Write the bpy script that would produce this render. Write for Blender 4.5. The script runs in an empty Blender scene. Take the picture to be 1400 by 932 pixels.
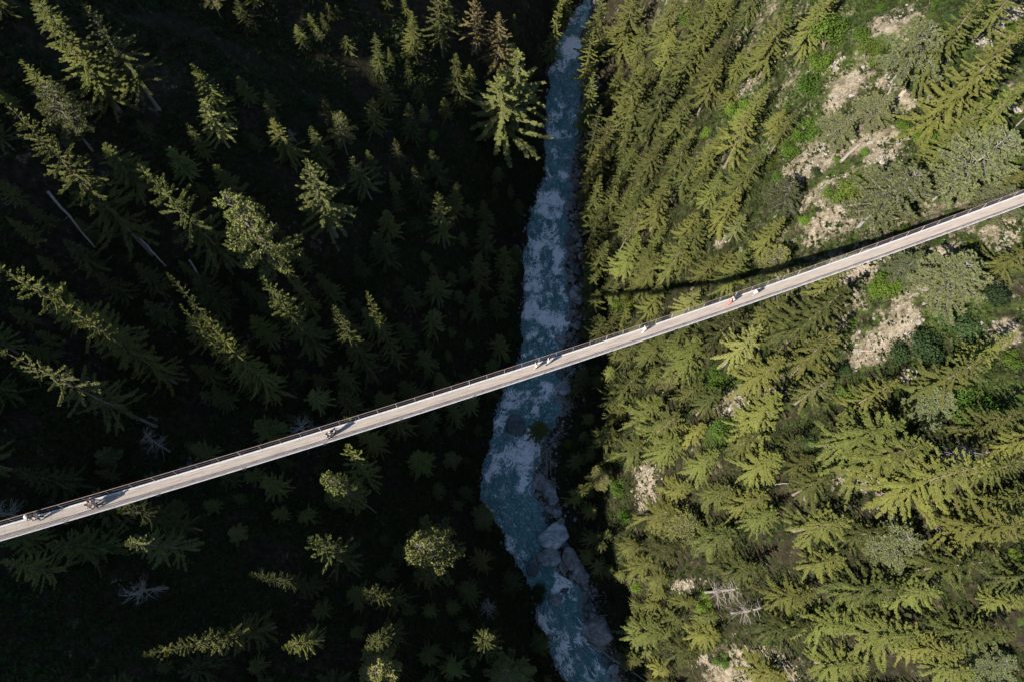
import bpy, math, random
import numpy as np
from mathutils import Vector, Matrix
from math import sin, cos, pi, radians, sqrt

random.seed(7)
RNG = np.random.RandomState(11)
scn = bpy.context.scene
COL = scn.collection

# ------------------------------------------------------------------ camera, sky, sun, exposure
F = 933.0                     # focal length in pixels of the 1400 px wide photograph
CAM = np.array([0.0, 0.0, 166.0])
NADIR = (670.0, 830.0)        # where straight down falls in the photograph
_d = np.array([(NADIR[0]-700)/F, -(NADIR[1]-466)/F, -1.0]); _d /= np.linalg.norm(_d)
_w = -_d
_X = np.array([1.0, 0, 0]) - _w[0]*_w; _X /= np.linalg.norm(_X)
_Y = np.cross(_w, _X)
B = np.array([_X, _Y, _w])    # rows: world axes seen from the camera

cam_data = bpy.data.cameras.new("camera")
cam = bpy.data.objects.new("camera", cam_data)
COL.objects.link(cam)
cam_data.sensor_width = 36.0
cam_data.lens = 36.0*F/1400.0
cam_data.clip_start = 0.5
cam_data.clip_end = 3000
M3 = Matrix([[B[i][j] for j in range(3)] for i in range(3)])
cam.matrix_world = Matrix.Translation(Vector(CAM)) @ M3.to_4x4()
scn.camera = cam

SUN_EL = radians(36.5)
SHADOW_AZ = radians(38.0)     # direction in which shadows fall, measured from +X
world = bpy.data.worlds.new("World")
scn.world = world
world.use_nodes = True
wn = world.node_tree.nodes
bg = wn["Background"]
sky = wn.new("ShaderNodeTexSky")
sky.sky_type = 'NISHITA'
sky.sun_disc = False
sky.sun_elevation = SUN_EL
sun_from = SHADOW_AZ + pi     # the sun stands opposite the shadows
sky.sun_rotation = (pi/2 - sun_from) % (2*pi)
sky.air_density = 1.0
sky.dust_density = 0.6
sky.altitude = 1300
world.node_tree.links.new(sky.outputs[0], bg.inputs[0])
bg.inputs[1].default_value = 0.080

sl = bpy.data.lights.new("sun", 'SUN')
sl.energy = 5.0
sl.angle = radians(0.5)
sl.color = (1.0, 0.93, 0.82)
so = bpy.data.objects.new("sun", sl)
COL.objects.link(so)
sdir = Vector((cos(SHADOW_AZ)*cos(SUN_EL), sin(SHADOW_AZ)*cos(SUN_EL), -sin(SUN_EL)))
so.rotation_euler = sdir.to_track_quat('-Z', 'Y').to_euler()
so.location = (-80, -80, 250)

scn.view_settings.view_transform = 'Standard'
scn.view_settings.look = 'None'
scn.view_settings.gamma = 1
scn.view_settings.exposure = 1.25
scn.view_settings.use_curve_mapping = False
scn.render.engine = 'CYCLES'
scn.cycles.max_bounces = 6
scn.cycles.diffuse_bounces = 3
scn.cycles.glossy_bounces = 2
scn.cycles.transmission_bounces = 3
scn.cycles.use_denoising = True

# ------------------------------------------------------------------ helpers
def ray(px, py):
    return B @ np.array([(px-700)/F, -(py-466)/F, -1.0])

def unproj(px, py, z=0.0):
    r = ray(px, py)
    return CAM + r*((z-CAM[2])/r[2])

def proj(p):
    c = B.T @ (np.asarray(p, float)-CAM)
    return 700+F*c[0]/-c[2], 466-F*c[1]/-c[2], -c[2]

def tag(o, label=None, cat=None, group=None, kind=None):
    if label: o["label"] = label
    if cat: o["category"] = cat
    if group: o["group"] = group
    if kind: o["kind"] = kind
    return o

def empty(name, loc):
    o = bpy.data.objects.new(name, None)
    o.empty_display_size = 0.3
    COL.objects.link(o)
    o.location = loc
    return o

def link(name, me, parent=None):
    o = bpy.data.objects.new(name, me)
    COL.objects.link(o)
    if parent is not None: o.parent = parent
    return o

class MB:
    """collects verts and faces, builds one mesh"""
    def __init__(s): s.v = []; s.f = []; s.m = []
    def quad(s, a, b, c, d, m=0):
        n = len(s.v); s.v += [tuple(a), tuple(b), tuple(c), tuple(d)]; s.f.append((n, n+1, n+2, n+3)); s.m.append(m)
    def box(s, c, sx, sy, sz, R=None, m=0):
        n = len(s.v)
        for i in (-1, 1):
            for j in (-1, 1):
                for k in (-1, 1):
                    p = np.array([i*sx/2, j*sy/2, k*sz/2])
                    if R is not None: p = R @ p
                    s.v.append(tuple(np.asarray(c)+p))
        for q in ((0,1,3,2),(4,6,7,5),(0,4,5,1),(2,3,7,6),(0,2,6,4),(1,5,7,3)):
            s.f.append(tuple(n+k for k in q)); s.m.append(m)
    def tube(s, pts, rad, n=6, m=0, cap=True):
        pts = [np.asarray(p, float) for p in pts]
        if not hasattr(rad, '__len__'): rad = [rad]*len(pts)
        base = len(s.v)
        for i, p in enumerate(pts):
            t = pts[min(i+1, len(pts)-1)] - pts[max(i-1, 0)]
            t = t/(np.linalg.norm(t)+1e-9)
            a = np.array([0, 0, 1.0]) if abs(t[2]) < .9 else np.array([1.0, 0, 0])
            u = np.cross(t, a); u /= np.linalg.norm(u); w = np.cross(t, u)
            for k in range(n):
                g = 2*pi*k/n
                s.v.append(tuple(p + rad[i]*(cos(g)*u+sin(g)*w)))
        for i in range(len(pts)-1):
            for k in range(n):
                a = base+i*n+k; b = base+i*n+(k+1) % n
                s.f.append((a, b, b+n, a+n)); s.m.append(m)
        if cap:
            s.f.append(tuple(base+k for k in reversed(range(n)))); s.m.append(m)
            e = base+(len(pts)-1)*n
            s.f.append(tuple(e+k for k in range(n))); s.m.append(m)
    def mesh(s, name, mats, smooth=False):
        me = bpy.data.meshes.new(name)
        me.from_pydata(s.v, [], s.f)
        for mm in (mats if isinstance(mats, (list, tuple)) else [mats]): me.materials.append(mm)
        if any(s.m): me.polygons.foreach_set("material_index", s.m)
        if smooth: me.polygons.foreach_set("use_smooth", [True]*len(me.polygons))
        me.update()
        return me

# numpy value noise
_PERM = RNG.rand(256, 256)
def vnoise(x, y, scale=1.0, seed=0):
    x = np.asarray(x, float)/scale+seed*17.3; y = np.asarray(y, float)/scale+seed*31.7
    xi = np.floor(x).astype(int); yi = np.floor(y).astype(int)
    fx = x-xi; fy = y-yi
    fx = fx*fx*(3-2*fx); fy = fy*fy*(3-2*fy)
    g = lambda a, b: _PERM[a % 256, b % 256]
    return (g(xi, yi)*(1-fx)*(1-fy)+g(xi+1, yi)*fx*(1-fy)+g(xi, yi+1)*(1-fx)*fy+g(xi+1, yi+1)*fx*fy)*2-1
def fbm(x, y, scale, octv=4, seed=0):
    r = 0; a = 1
    for k in range(octv):
        r = r+a*vnoise(x, y, scale, seed+k); a *= .5; scale /= 2.03
    return r

# ------------------------------------------------------------------ materials
def new_mat(name):
    m = bpy.data.materials.new(name); m.use_nodes = True
    nt = m.node_tree
    return m, nt, nt.nodes["Principled BSDF"], nt.links

def simple(name, col, rough=0.8, spec=0.3, metal=0.0, var=0.0, scale=3.0):
    m, nt, b, L = new_mat(name)
    b.inputs["Roughness"].default_value = rough
    b.inputs["Specular IOR Level"].default_value = spec
    b.inputs["Metallic"].default_value = metal
    b.inputs["Base Color"].default_value = (*col, 1)
    if var:
        tc = nt.nodes.new("ShaderNodeTexCoord")
        n = nt.nodes.new("ShaderNodeTexNoise"); n.inputs["Scale"].default_value = scale; n.inputs["Detail"].default_value = 6
        r = nt.nodes.new("ShaderNodeValToRGB")
        r.color_ramp.elements[0].position = .3; r.color_ramp.elements[1].position = .7
        r.color_ramp.elements[0].color = (*[c*(1-var) for c in col], 1)
        r.color_ramp.elements[1].color = (*[min(1, c*(1+var)) for c in col], 1)
        L.new(tc.outputs["Object"], n.inputs["Vector"]); L.new(n.outputs["Fac"], r.inputs["Fac"]); L.new(r.outputs["Color"], b.inputs["Base Color"])
    return m

def foliage(name, c1, c2, scale=.9, trans=.25, rough=.75):
    """two-tone leaf material: varies through the crown, from tree to tree and leaf to leaf"""
    m, nt, b, L = new_mat(name)
    N = nt.nodes.new
    tc = N("ShaderNodeTexCoord"); n = N("ShaderNodeTexNoise"); n.inputs["Scale"].default_value = scale; n.inputs["Detail"].default_value = 5
    n.inputs["Roughness"].default_value = .7
    L.new(tc.outputs["Object"], n.inputs["Vector"])
    oi = N("ShaderNodeObjectInfo"); ge = N("ShaderNodeNewGeometry")
    a1 = N("ShaderNodeMath"); a1.operation = 'MULTIPLY_ADD'; a1.inputs[1].default_value = 1.5; a1.inputs[2].default_value = -.68
    L.new(n.outputs["Fac"], a1.inputs[0])
    a2 = N("ShaderNodeMath"); a2.operation = 'MULTIPLY_ADD'; a2.inputs[1].default_value = .7
    L.new(oi.outputs["Random"], a2.inputs[0]); L.new(a1.outputs[0], a2.inputs[2])
    a3 = N("ShaderNodeMath"); a3.operation = 'MULTIPLY_ADD'; a3.inputs[1].default_value = .45; a3.use_clamp = True
    L.new(ge.outputs["Random Per Island"], a3.inputs[0]); L.new(a2.outputs[0], a3.inputs[2])
    mx = N("ShaderNodeMix"); mx.data_type = 'RGBA'
    mx.inputs["A"].default_value = (*c1, 1); mx.inputs["B"].default_value = (*c2, 1)
    L.new(a3.outputs[0], mx.inputs["Factor"])
    h1 = N("ShaderNodeMath"); h1.operation = 'MULTIPLY'; h1.inputs[1].default_value = 7.31; L.new(oi.outputs["Random"], h1.inputs[0])
    h2 = N("ShaderNodeMath"); h2.operation = 'FRACT'; L.new(h1.outputs[0], h2.inputs[0])
    h3 = N("ShaderNodeMath"); h3.operation = 'MULTIPLY_ADD'; h3.inputs[1].default_value = .028; h3.inputs[2].default_value = .486; L.new(h2.outputs[0], h3.inputs[0])
    v1 = N("ShaderNodeMath"); v1.operation = 'MULTIPLY'; v1.inputs[1].default_value = 17.7; L.new(oi.outputs["Random"], v1.inputs[0])
    v2 = N("ShaderNodeMath"); v2.operation = 'FRACT'; L.new(v1.outputs[0], v2.inputs[0])
    v3 = N("ShaderNodeMath"); v3.operation = 'MULTIPLY_ADD'; v3.inputs[1].default_value = .50; v3.inputs[2].default_value = .66; L.new(v2.outputs[0], v3.inputs[0])
    hs = N("ShaderNodeHueSaturation"); L.new(h3.outputs[0], hs.inputs["Hue"]); L.new(v3.outputs[0], hs.inputs["Value"]); L.new(mx.outputs["Result"], hs.inputs["Color"])
    L.new(hs.outputs["Color"], b.inputs["Base Color"])
    b.inputs["Roughness"].default_value = rough; b.inputs["Specular IOR Level"].default_value = .25
    t = N("ShaderNodeBsdfTranslucent"); L.new(hs.outputs["Color"], t.inputs["Color"])
    ms = N("ShaderNodeMixShader"); ms.inputs[0].default_value = trans
    out = nt.nodes["Material Output"]
    L.new(b.outputs[0], ms.inputs[1]); L.new(t.outputs[0], ms.inputs[2]); L.new(ms.outputs[0], out.inputs[0])
    return m

M_SPRUCE = foliage("spruce_needles", (.012, .021, .004), (.145, .156, .033), trans=.09)
M_BROWN = foliage("browned_needles", (.07, .06, .025), (.19, .14, .055))
M_PINE = foliage("pine_needles", (.06, .075, .020), (.235, .24, .068))
M_GREY = foliage("grey_pine_needles", (.050, .066, .022), (.140, .155, .062))
M_SHRUB = foliage("broad_leaves", (.035, .080, .008), (.11, .18, .020), scale=1.6, trans=.35)
M_SHRUBY = foliage("yellow_green_leaves", (.05, .075, .008), (.125, .15, .022), scale=1.6, trans=.35)
M_SHRUBD = foliage("dark_leaves", (.015, .035, .010), (.045, .075, .022), scale=1.6, trans=.3)
M_BARK = simple("spruce_bark", (.16, .125, .10), .9, .15, var=.35, scale=5)
M_PBARK = simple("pale_bark", (.18, .155, .135), .9, .15, var=.3, scale=5)
M_GBARK = simple("grey_bark", (.20, .185, .17), .9, .15, var=.3, scale=5)
M_DEAD = simple("dead_wood", (.20, .18, .155), .85, .2, var=.25, scale=5)
M_LOG = simple("log_wood", (.25, .21, .175), .85, .2, var=.3, scale=3)

# ------------------------------------------------------------------ river outline (photo pixels -> the water plane z = 0)
LB = [(822,-60),(797,4),(772,44),(764,60),(752,103),(748,172),(750,206),(748,240),(735,268),(726,292),(722.6,320),(721,361),(719,396),(716,447),(712,488),(698,526),(683,550),(680,578),(673,605),(664,630),(660,646),(657,681),(668,701),(685,725),(690,746),(704,763),(716,784),(733,806),(738,832),(735,852),(755,880),(765.6,907),(776,932),(800,985),(815,1040)]
RB = [(834,-60),(810,4),(791,51),(793,103),(791,172),(783,206),(781,240),(779,268),(775,292),(776,320),(773,361),(776,396),(772,447),(771,488),(768,526),(766,550),(758,578),(742,605),(737,630),(732,646),(730,681),(745,701),(747,725),(740,746),(748,763),(760,784),(798,806),(800,832),(798,852),(814,880),(827,907),(836,932),(862,985),(880,1040)]
LW = np.array([unproj(x, y)[:2] for x, y in LB]); RW = np.array([unproj(x, y)[:2] for x, y in RB])
LW = LW[np.argsort(LW[:, 1])]; RW = RW[np.argsort(RW[:, 1])]
_by = np.linspace(-90, 260, 1401)
_bl = np.interp(_by, LW[:, 1], LW[:, 0])+1.1*fbm(_by, _by*0+3, 4.2, 3, 31); _br = np.interp(_by, RW[:, 1], RW[:, 0])+1.1*fbm(_by, _by*0+9, 3.6, 3, 33)
def xl_(y): return np.interp(y, _by, _bl)
def xr_(y): return np.interp(y, _by, _br)
_yy = np.linspace(-60, 200, 521)
_k = np.ones(61)/61
def _sm(a): return np.convolve(np.pad(a, 30, mode='edge'), _k, mode='valid')
_xls = _sm(xl_(_yy)); _xrs = _sm(xr_(_yy))

PL_D = [0, .8, 3, 10, 20, 32, 45, 58, 72, 90, 110, 140, 200, 320]
PL_Z = [-.6, 1.0, 4.0, 17, 31.5, 44, 56, 67, 79, 97, 118.5, 143, 195, 280]  # left slope; its unseen upper part is raised to shade the gorge
PR_D = [0, .8, 5, 9, 15, 22, 29, 36, 43, 52, 66, 90, 130, 200, 300]
PR_Z = [-.6, .6, 2.2, 7, 18, 35, 52, 66, 76, 84, 92, 104, 128, 175, 240]
def ground_exact(x, y):
    x = np.asarray(x, float); y = np.asarray(y, float)
    l = xl_(y); r = xr_(y); ls = np.interp(y, _yy, _xls); rs = np.interp(y, _yy, _xrs)
    dl0 = l-x; dr0 = x-r
    kl = np.clip(dl0/14, 0, 1); kr = np.clip(dr0/14, 0, 1)
    dl = dl0*(1-kl)+(ls-x)*kl; dr = dr0*(1-kr)+(x-rs)*kr
    zl = np.interp(dl, PL_D, PL_Z); zr = np.interp(dr, PR_D, PR_Z)
    z = np.where(dl0 > 0, zl, np.where(dr0 > 0, zr, -1.6))
    off = np.maximum(np.maximum(dl0, dr0), 0)
    amp = np.clip(off/12, 0, 1)
    z = z+amp*(2.6*fbm(x, y, 26, 3, 3)+.9*fbm(x, y, 7, 3, 9))+np.clip(off/3, 0, 1)*.25*fbm(x, y, 1.7, 2, 5)
    # ribs and gullies that run down the slopes
    z = z+amp*1.6*vnoise(y+.25*x, x*.2, 9, 21)
    return z
GX0, GX1, GY0, GY1, GS = -220.0, 240.0, -120.0, 260.0, 1.0
_gx = np.arange(GX0, GX1+.5, GS); _gy = np.arange(GY0, GY1+.5, GS)
_GXX, _GYY = np.meshgrid(_gx, _gy)
_GZ = ground_exact(_GXX, _GYY)
def ground(x, y):
    fx = (x-GX0)/GS; fy = (y-GY0)/GS
    i = int(min(max(fx, 0), len(_gx)-2)); j = int(min(max(fy, 0), len(_gy)-2))
    fx -= i; fy -= j
    return float((_GZ[j, i]*(1-fx)+_GZ[j, i+1]*fx)*(1-fy)+(_GZ[j+1, i]*(1-fx)+_GZ[j+1, i+1]*fx)*fy)

def hit(px, py, lift=0.0):
    """where the ray through a photo pixel comes down to `lift` above the ground"""
    r = ray(px, py); r = r/-r[2]
    t = 40.0
    while t < 175:
        p = CAM+r*t
        if p[2] <= max(ground(p[0], p[1]), -.2)+lift: return p
        t += .35
    return CAM+r*166

# bare rock and scree patches: photo px, radius px, stretch
ROCKS = [(1188,160,20),(1172,182,20),(1222,108,16),(1146,252,16),(1205,220,16),(1262,105,16),(1245,58,14),(1120,270,16),(1224,27,24),(1239,82,17),(1160,117,20),(1150,135,14),(1212,192,20),(1246,134,20),(1133,206,26),(1110,222,24),(1160,200,20),(1090,240,16),
         (1160,295,26),(1130,310,20),(1180,280,18),(1378,20,14),(1362,40,12),(1345,60,10),(1263,379,22),(1275,365,20),(1290,350,16),(1250,393,14),(1212,465,24),(1195,482,18),(1225,447,16),(1235,430,14),
         (1160,372,22),(1185,362,16),(1020,547,20),(1035,540,14),(1008,556,12),(1366,458,18),(1370,327,14),(1171,646,16),(1185,660,10),(1023,914,28),(1045,905,16),(882,650,9),(880,668,10),(884,688,9),(876,640,7),
         (1298,160,14),(1280,168,14),(1340,190,10),(1190,650,12),(1240,515,8),(1140,90,8),(1260,545,8),(1020,120,10),(1040,100,8),(985,330,6),(1380,150,8),(935,800,9),(950,900,8)]
ROCKW = [(hit(x, y), r) for x, y, r in ROCKS]
# patches of low green growth on the sunlit side
GREENS = [(1145,40,40),(1112,113,30),(1105,172,28),(1195,65,24),(1184,247,30),(1147,254,26),(1013,141,20),(1222,379,30),(1308,427,36),(1349,547,36),(982,516,24),(999,592,24),(1270,180,20),(1170,85,24),(1060,200,20),(1330,60,25)]
GREENW = [(hit(x, y), r) for x, y, r in GREENS]
def patch(lst, x, y):
    m = np.zeros_like(np.asarray(x, float))
    for p, r in lst:
        dep = proj(p)[2]; R = r*dep/F*1.3
        d = np.sqrt((x-p[0])**2+(y-p[1])**2)/R
        m = np.maximum(m, 1-np.clip((d-.55)/.65, 0, 1))
    return m
rock_at = lambda x, y: float(patch(ROCKW, np.array([x]), np.array([y]))[0])

# ------------------------------------------------------------------ terrain
def ground_material():
    m, nt, b, L = new_mat("forest_floor")
    N = nt.nodes.new
    tc = N("ShaderNodeTexCoord")
    def noise(sc, det=6, rough=.6):
        n = N("ShaderNodeTexNoise"); n.inputs["Scale"].default_value = sc; n.inputs["Detail"].default_value = det; n.inputs["Roughness"].default_value = rough
        L.new(tc.outputs["Object"], n.inputs["Vector"]); return n.outputs["Fac"]
    def ramp(fac, stops):
        r = N("ShaderNodeValToRGB"); e = r.color_ramp.elements
        while len(e) < len(stops): e.new(.5)
        for k, (p, c) in enumerate(stops): e[k].position = p; e[k].color = (*c, 1)
        L.new(fac, r.inputs["Fac"]); return r.outputs["Color"]
    def mix(f, a, bb):
        x = N("ShaderNodeMix"); x.data_type = 'RGBA'; L.new(f, x.inputs["Factor"]); L.new(a, x.inputs["A"]); L.new(bb, x.inputs["B"]); return x.outputs["Result"]
    def mth(op, a, bb, cl=False):
        x = N("ShaderNodeMath"); x.operation = op; x.use_clamp = cl
        for i, q in enumerate((a, bb)):
            if isinstance(q, (int, float)): x.inputs[i].default_value = q
            else: L.new(q, x.inputs[i])
        return x.outputs[0]
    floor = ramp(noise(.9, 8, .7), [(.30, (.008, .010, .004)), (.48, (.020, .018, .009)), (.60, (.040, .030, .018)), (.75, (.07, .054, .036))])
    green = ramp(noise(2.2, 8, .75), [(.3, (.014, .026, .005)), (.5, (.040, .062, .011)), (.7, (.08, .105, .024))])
    rock = ramp(noise(.55, 10, .8), [(.30, (.045, .035, .024)), (.42, (.14, .115, .078)), (.52, (.26, .22, .16)), (.62, (.35, .31, .24)), (.74, (.52, .49, .43))])
    vor = N("ShaderNodeTexVoronoi"); vor.feature = 'DISTANCE_TO_EDGE'; vor.inputs["Scale"].default_value = 1.1
    wmx = N("ShaderNodeMixRGB"); wmx.blend_type = 'ADD'; wmx.inputs[0].default_value = .8
    wn_ = N("ShaderNodeTexNoise"); wn_.inputs["Scale"].default_value = 1.5; wn_.inputs["Detail"].default_value = 4
    L.new(tc.outputs["Object"], wn_.inputs["Vector"]); L.new(tc.outputs["Object"], wmx.inputs[1]); L.new(wn_.outputs["Color"], wmx.inputs[2]); L.new(wmx.outputs[0], vor.inputs["Vector"])
    crack = ramp(vor.outputs["Distance"], [(0.0, (.35, .3, .25)), (.06, (1, 1, 1))])
    mm = N("ShaderNodeMixRGB"); mm.blend_type = 'MULTIPLY'; mm.inputs[0].default_value = .8
    L.new(rock, mm.inputs[1]); L.new(crack, mm.inputs[2])
    ar = N("ShaderNodeAttribute"); ar.attribute_name = "rock"; ag = N("ShaderNodeAttribute"); ag.attribute_name = "green"
    fr = mth('MULTIPLY', mth('SUBTRACT', mth('ADD', ar.outputs["Fac"], mth('MULTIPLY', mth('SUBTRACT', noise(.42, 12, .85), .5), 5.0)), .33), 2.6, True)
    fg = mth('MULTIPLY', mth('SUBTRACT', mth('ADD', ag.outputs["Fac"], mth('MULTIPLY', mth('SUBTRACT', noise(.8, 8, .75), .5), 3.5)), .45), 3.0, True)
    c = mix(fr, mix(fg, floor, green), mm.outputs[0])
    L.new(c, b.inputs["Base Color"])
    b.inputs["Roughness"].default_value = .95; b.inputs["Specular IOR Level"].default_value = .15
    bp = N("ShaderNodeBump"); bp.inputs["Strength"].default_value = .9; bp.inputs["Distance"].default_value = .5
    L.new(noise(2.4, 10, .75), bp.inputs["Height"]); L.new(bp.outputs[0], b.inputs["Normal"])
    return m
M_GROUND = ground_material()

def grid_mesh(name, X, Y, Z, mats):
    h, w = X.shape
    me = bpy.data.meshes.new(name)
    co = np.stack([X, Y, Z], -1).reshape(-1, 3).astype(np.float32)
    i = np.arange((h-1)*(w-1)); r = i//(w-1); c = i % (w-1)
    a = r*w+c
    q = np.stack([a, a+1, a+w+1, a+w], 1).astype(np.int32)
    me.vertices.add(len(co)); me.vertices.foreach_set("co", co.ravel())
    me.loops.add(q.size); me.loops.foreach_set("vertex_index", q.ravel())
    me.polygons.add(len(q)); me.polygons.foreach_set("loop_start", np.arange(0, q.size, 4, dtype=np.int32))
    me.polygons.foreach_set("use_smooth", np.ones(len(q), bool))
    me.update(calc_edges=True); me.validate()
    for mm in mats: me.materials.append(mm)
    return me

_ZT = _GZ+.0
_rock = patch(ROCKW, _GXX, _GYY)
_ZT = _ZT+_rock*.7*(fbm(_GXX, _GYY, 2.6, 3, 40))
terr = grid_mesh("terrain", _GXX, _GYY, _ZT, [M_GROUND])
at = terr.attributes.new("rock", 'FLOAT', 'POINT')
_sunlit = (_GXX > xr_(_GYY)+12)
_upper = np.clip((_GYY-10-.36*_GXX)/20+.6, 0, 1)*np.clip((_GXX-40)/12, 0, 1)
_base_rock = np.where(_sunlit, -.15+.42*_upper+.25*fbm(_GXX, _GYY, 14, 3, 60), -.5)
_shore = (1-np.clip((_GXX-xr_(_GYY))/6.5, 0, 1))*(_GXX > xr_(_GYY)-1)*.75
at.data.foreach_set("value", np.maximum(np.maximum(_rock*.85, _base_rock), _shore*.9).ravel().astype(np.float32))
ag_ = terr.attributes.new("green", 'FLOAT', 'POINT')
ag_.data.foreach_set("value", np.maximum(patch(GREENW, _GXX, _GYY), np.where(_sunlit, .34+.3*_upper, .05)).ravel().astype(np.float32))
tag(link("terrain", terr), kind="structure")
# far ground, reaching to the horizon beyond the gorge
far = MB()
def far_ring():
    xs = [GX0, GX1]; ys = [GY0, GY1]
    loop = [(x, GY0) for x in _gx[::4]]+[(GX1, y) for y in _gy[::4]]+[(x, GY1) for x in _gx[::-4]]+[(GX0, y) for y in _gy[::-4]]
    prev = [(x, y, ground(x, y)-.05) for x, y in loop]
    for k, (sc, up) in enumerate(((1.5, 10), (2.6, 40), (5, 60))):
        nxt = [(x*sc, (y-70)*sc+70, ground(x, y)+up if ground(x, y) > 30 else ground(x, y)+up*.1) for x, y in loop]
        n = len(loop)
        for i in range(n):
            j = (i+1) % n
            far.quad(prev[i], prev[j], nxt[j], nxt[i])
        prev = nxt
far_ring()
tag(link("hills", far.mesh("hills", M_GROUND, True)), kind="structure")

# ------------------------------------------------------------------ river
FOAM = [(776,62,16,1.0),(772,80,10,.8),(770,95,8,.9),(766,120,7,.5),(770,142,6,.6),(764,160,6,.5),(762,185,9,.8),(776,200,7,.5),(760,215,10,.8),(750,240,9,.8),(765,236,9,.7),(750,272,16,1),(765,280,14,1),(742,290,10,.9),
        (735,312,12,.8),(752,318,14,.9),(740,333,18,1),(764,345,9,.8),(763,362,9,.8),(735,365,14,.6),(730,392,10,.6),(757,385,12,.5),(768,408,12,.9),(745,410,14,.8),(732,425,16,.9),(748,432,16,1),(757,440,12,1),(727,455,9,.8),(741,470,7,.8),(715,483,6,.8),(760,465,8,.6),
        (705,540,13,.8),(690,556,12,1),(686,572,10,1),(740,530,14,.6),(733,548,12,.7),(728,565,9,.8),(735,592,12,.9),(726,602,14,1),(700,612,14,.7),(715,620,18,1),(690,630,18,.9),(674,650,14,1),(704,640,15,.9),(725,640,12,.9),(712,660,12,.9),(688,668,9,.5),
        (672,700,8,.5),(684,718,12,.7),(692,738,10,.8),(705,775,8,1),(764,790,9,1),(772,800,10,1),(782,815,10,1),(764,815,8,.7),(748,838,10,.8),(745,855,14,1),(757,868,12,1),(768,885,13,.9),(764,900,10,.8),(785,850,12,.5),(795,880,14,.7),(785,905,14,.7),(805,925,16,.7),(712,515,10,.4),(778,30,12,.7),(778,5,12,.7)]
FOAMW = [(unproj(x, y), r*proj(unproj(x, y))[2]/F, s) for x, y, r, s in FOAM]
ry = np.arange(LW[0, 1], LW[-1, 1], .22)
nu = 96
uu = np.linspace(-.06, 1.06, nu)
xl = xl_(ry); xr = xr_(ry)
RX = xl[:, None]+(xr-xl)[:, None]*uu[None, :]
RY = np.repeat(ry[:, None], nu, 1)
foam = np.zeros_like(RX)
for p, r, s in FOAMW:
    # the crests lie across the current and trail downstream
    wx = 1.8*fbm(RX, RY, 3.0, 2, 66); wy = 1.8*fbm(RX, RY, 3.0, 2, 67)
    d = np.sqrt(((RX+wx-p[0])/(r*1.5))**2+((RY+wy-p[1])/(r*1.15))**2)
    foam = np.maximum(foam, s*(1-np.clip((d-.2)/1.0, 0, 1)))
foam = np.clip(foam*1.05+.50*fbm(RX, RY*.6, 3.0, 4, 101)-.14, 0, 1.1)
wob = fbm(RX, RY, 2.2, 4, 70); wob2 = fbm(RX*1.0, RY*1.0, .8, 3, 80)
RZ = .0+foam*(.42*wob+.26*wob2)+.05*fbm(RX, RY, 1.2, 3, 90)
rm = grid_mesh("river", RX, RY, RZ, [])
fa = rm.attributes.new("foam", 'FLOAT', 'POINT'); fa.data.foreach_set("value", foam.ravel().astype(np.float32))
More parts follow.
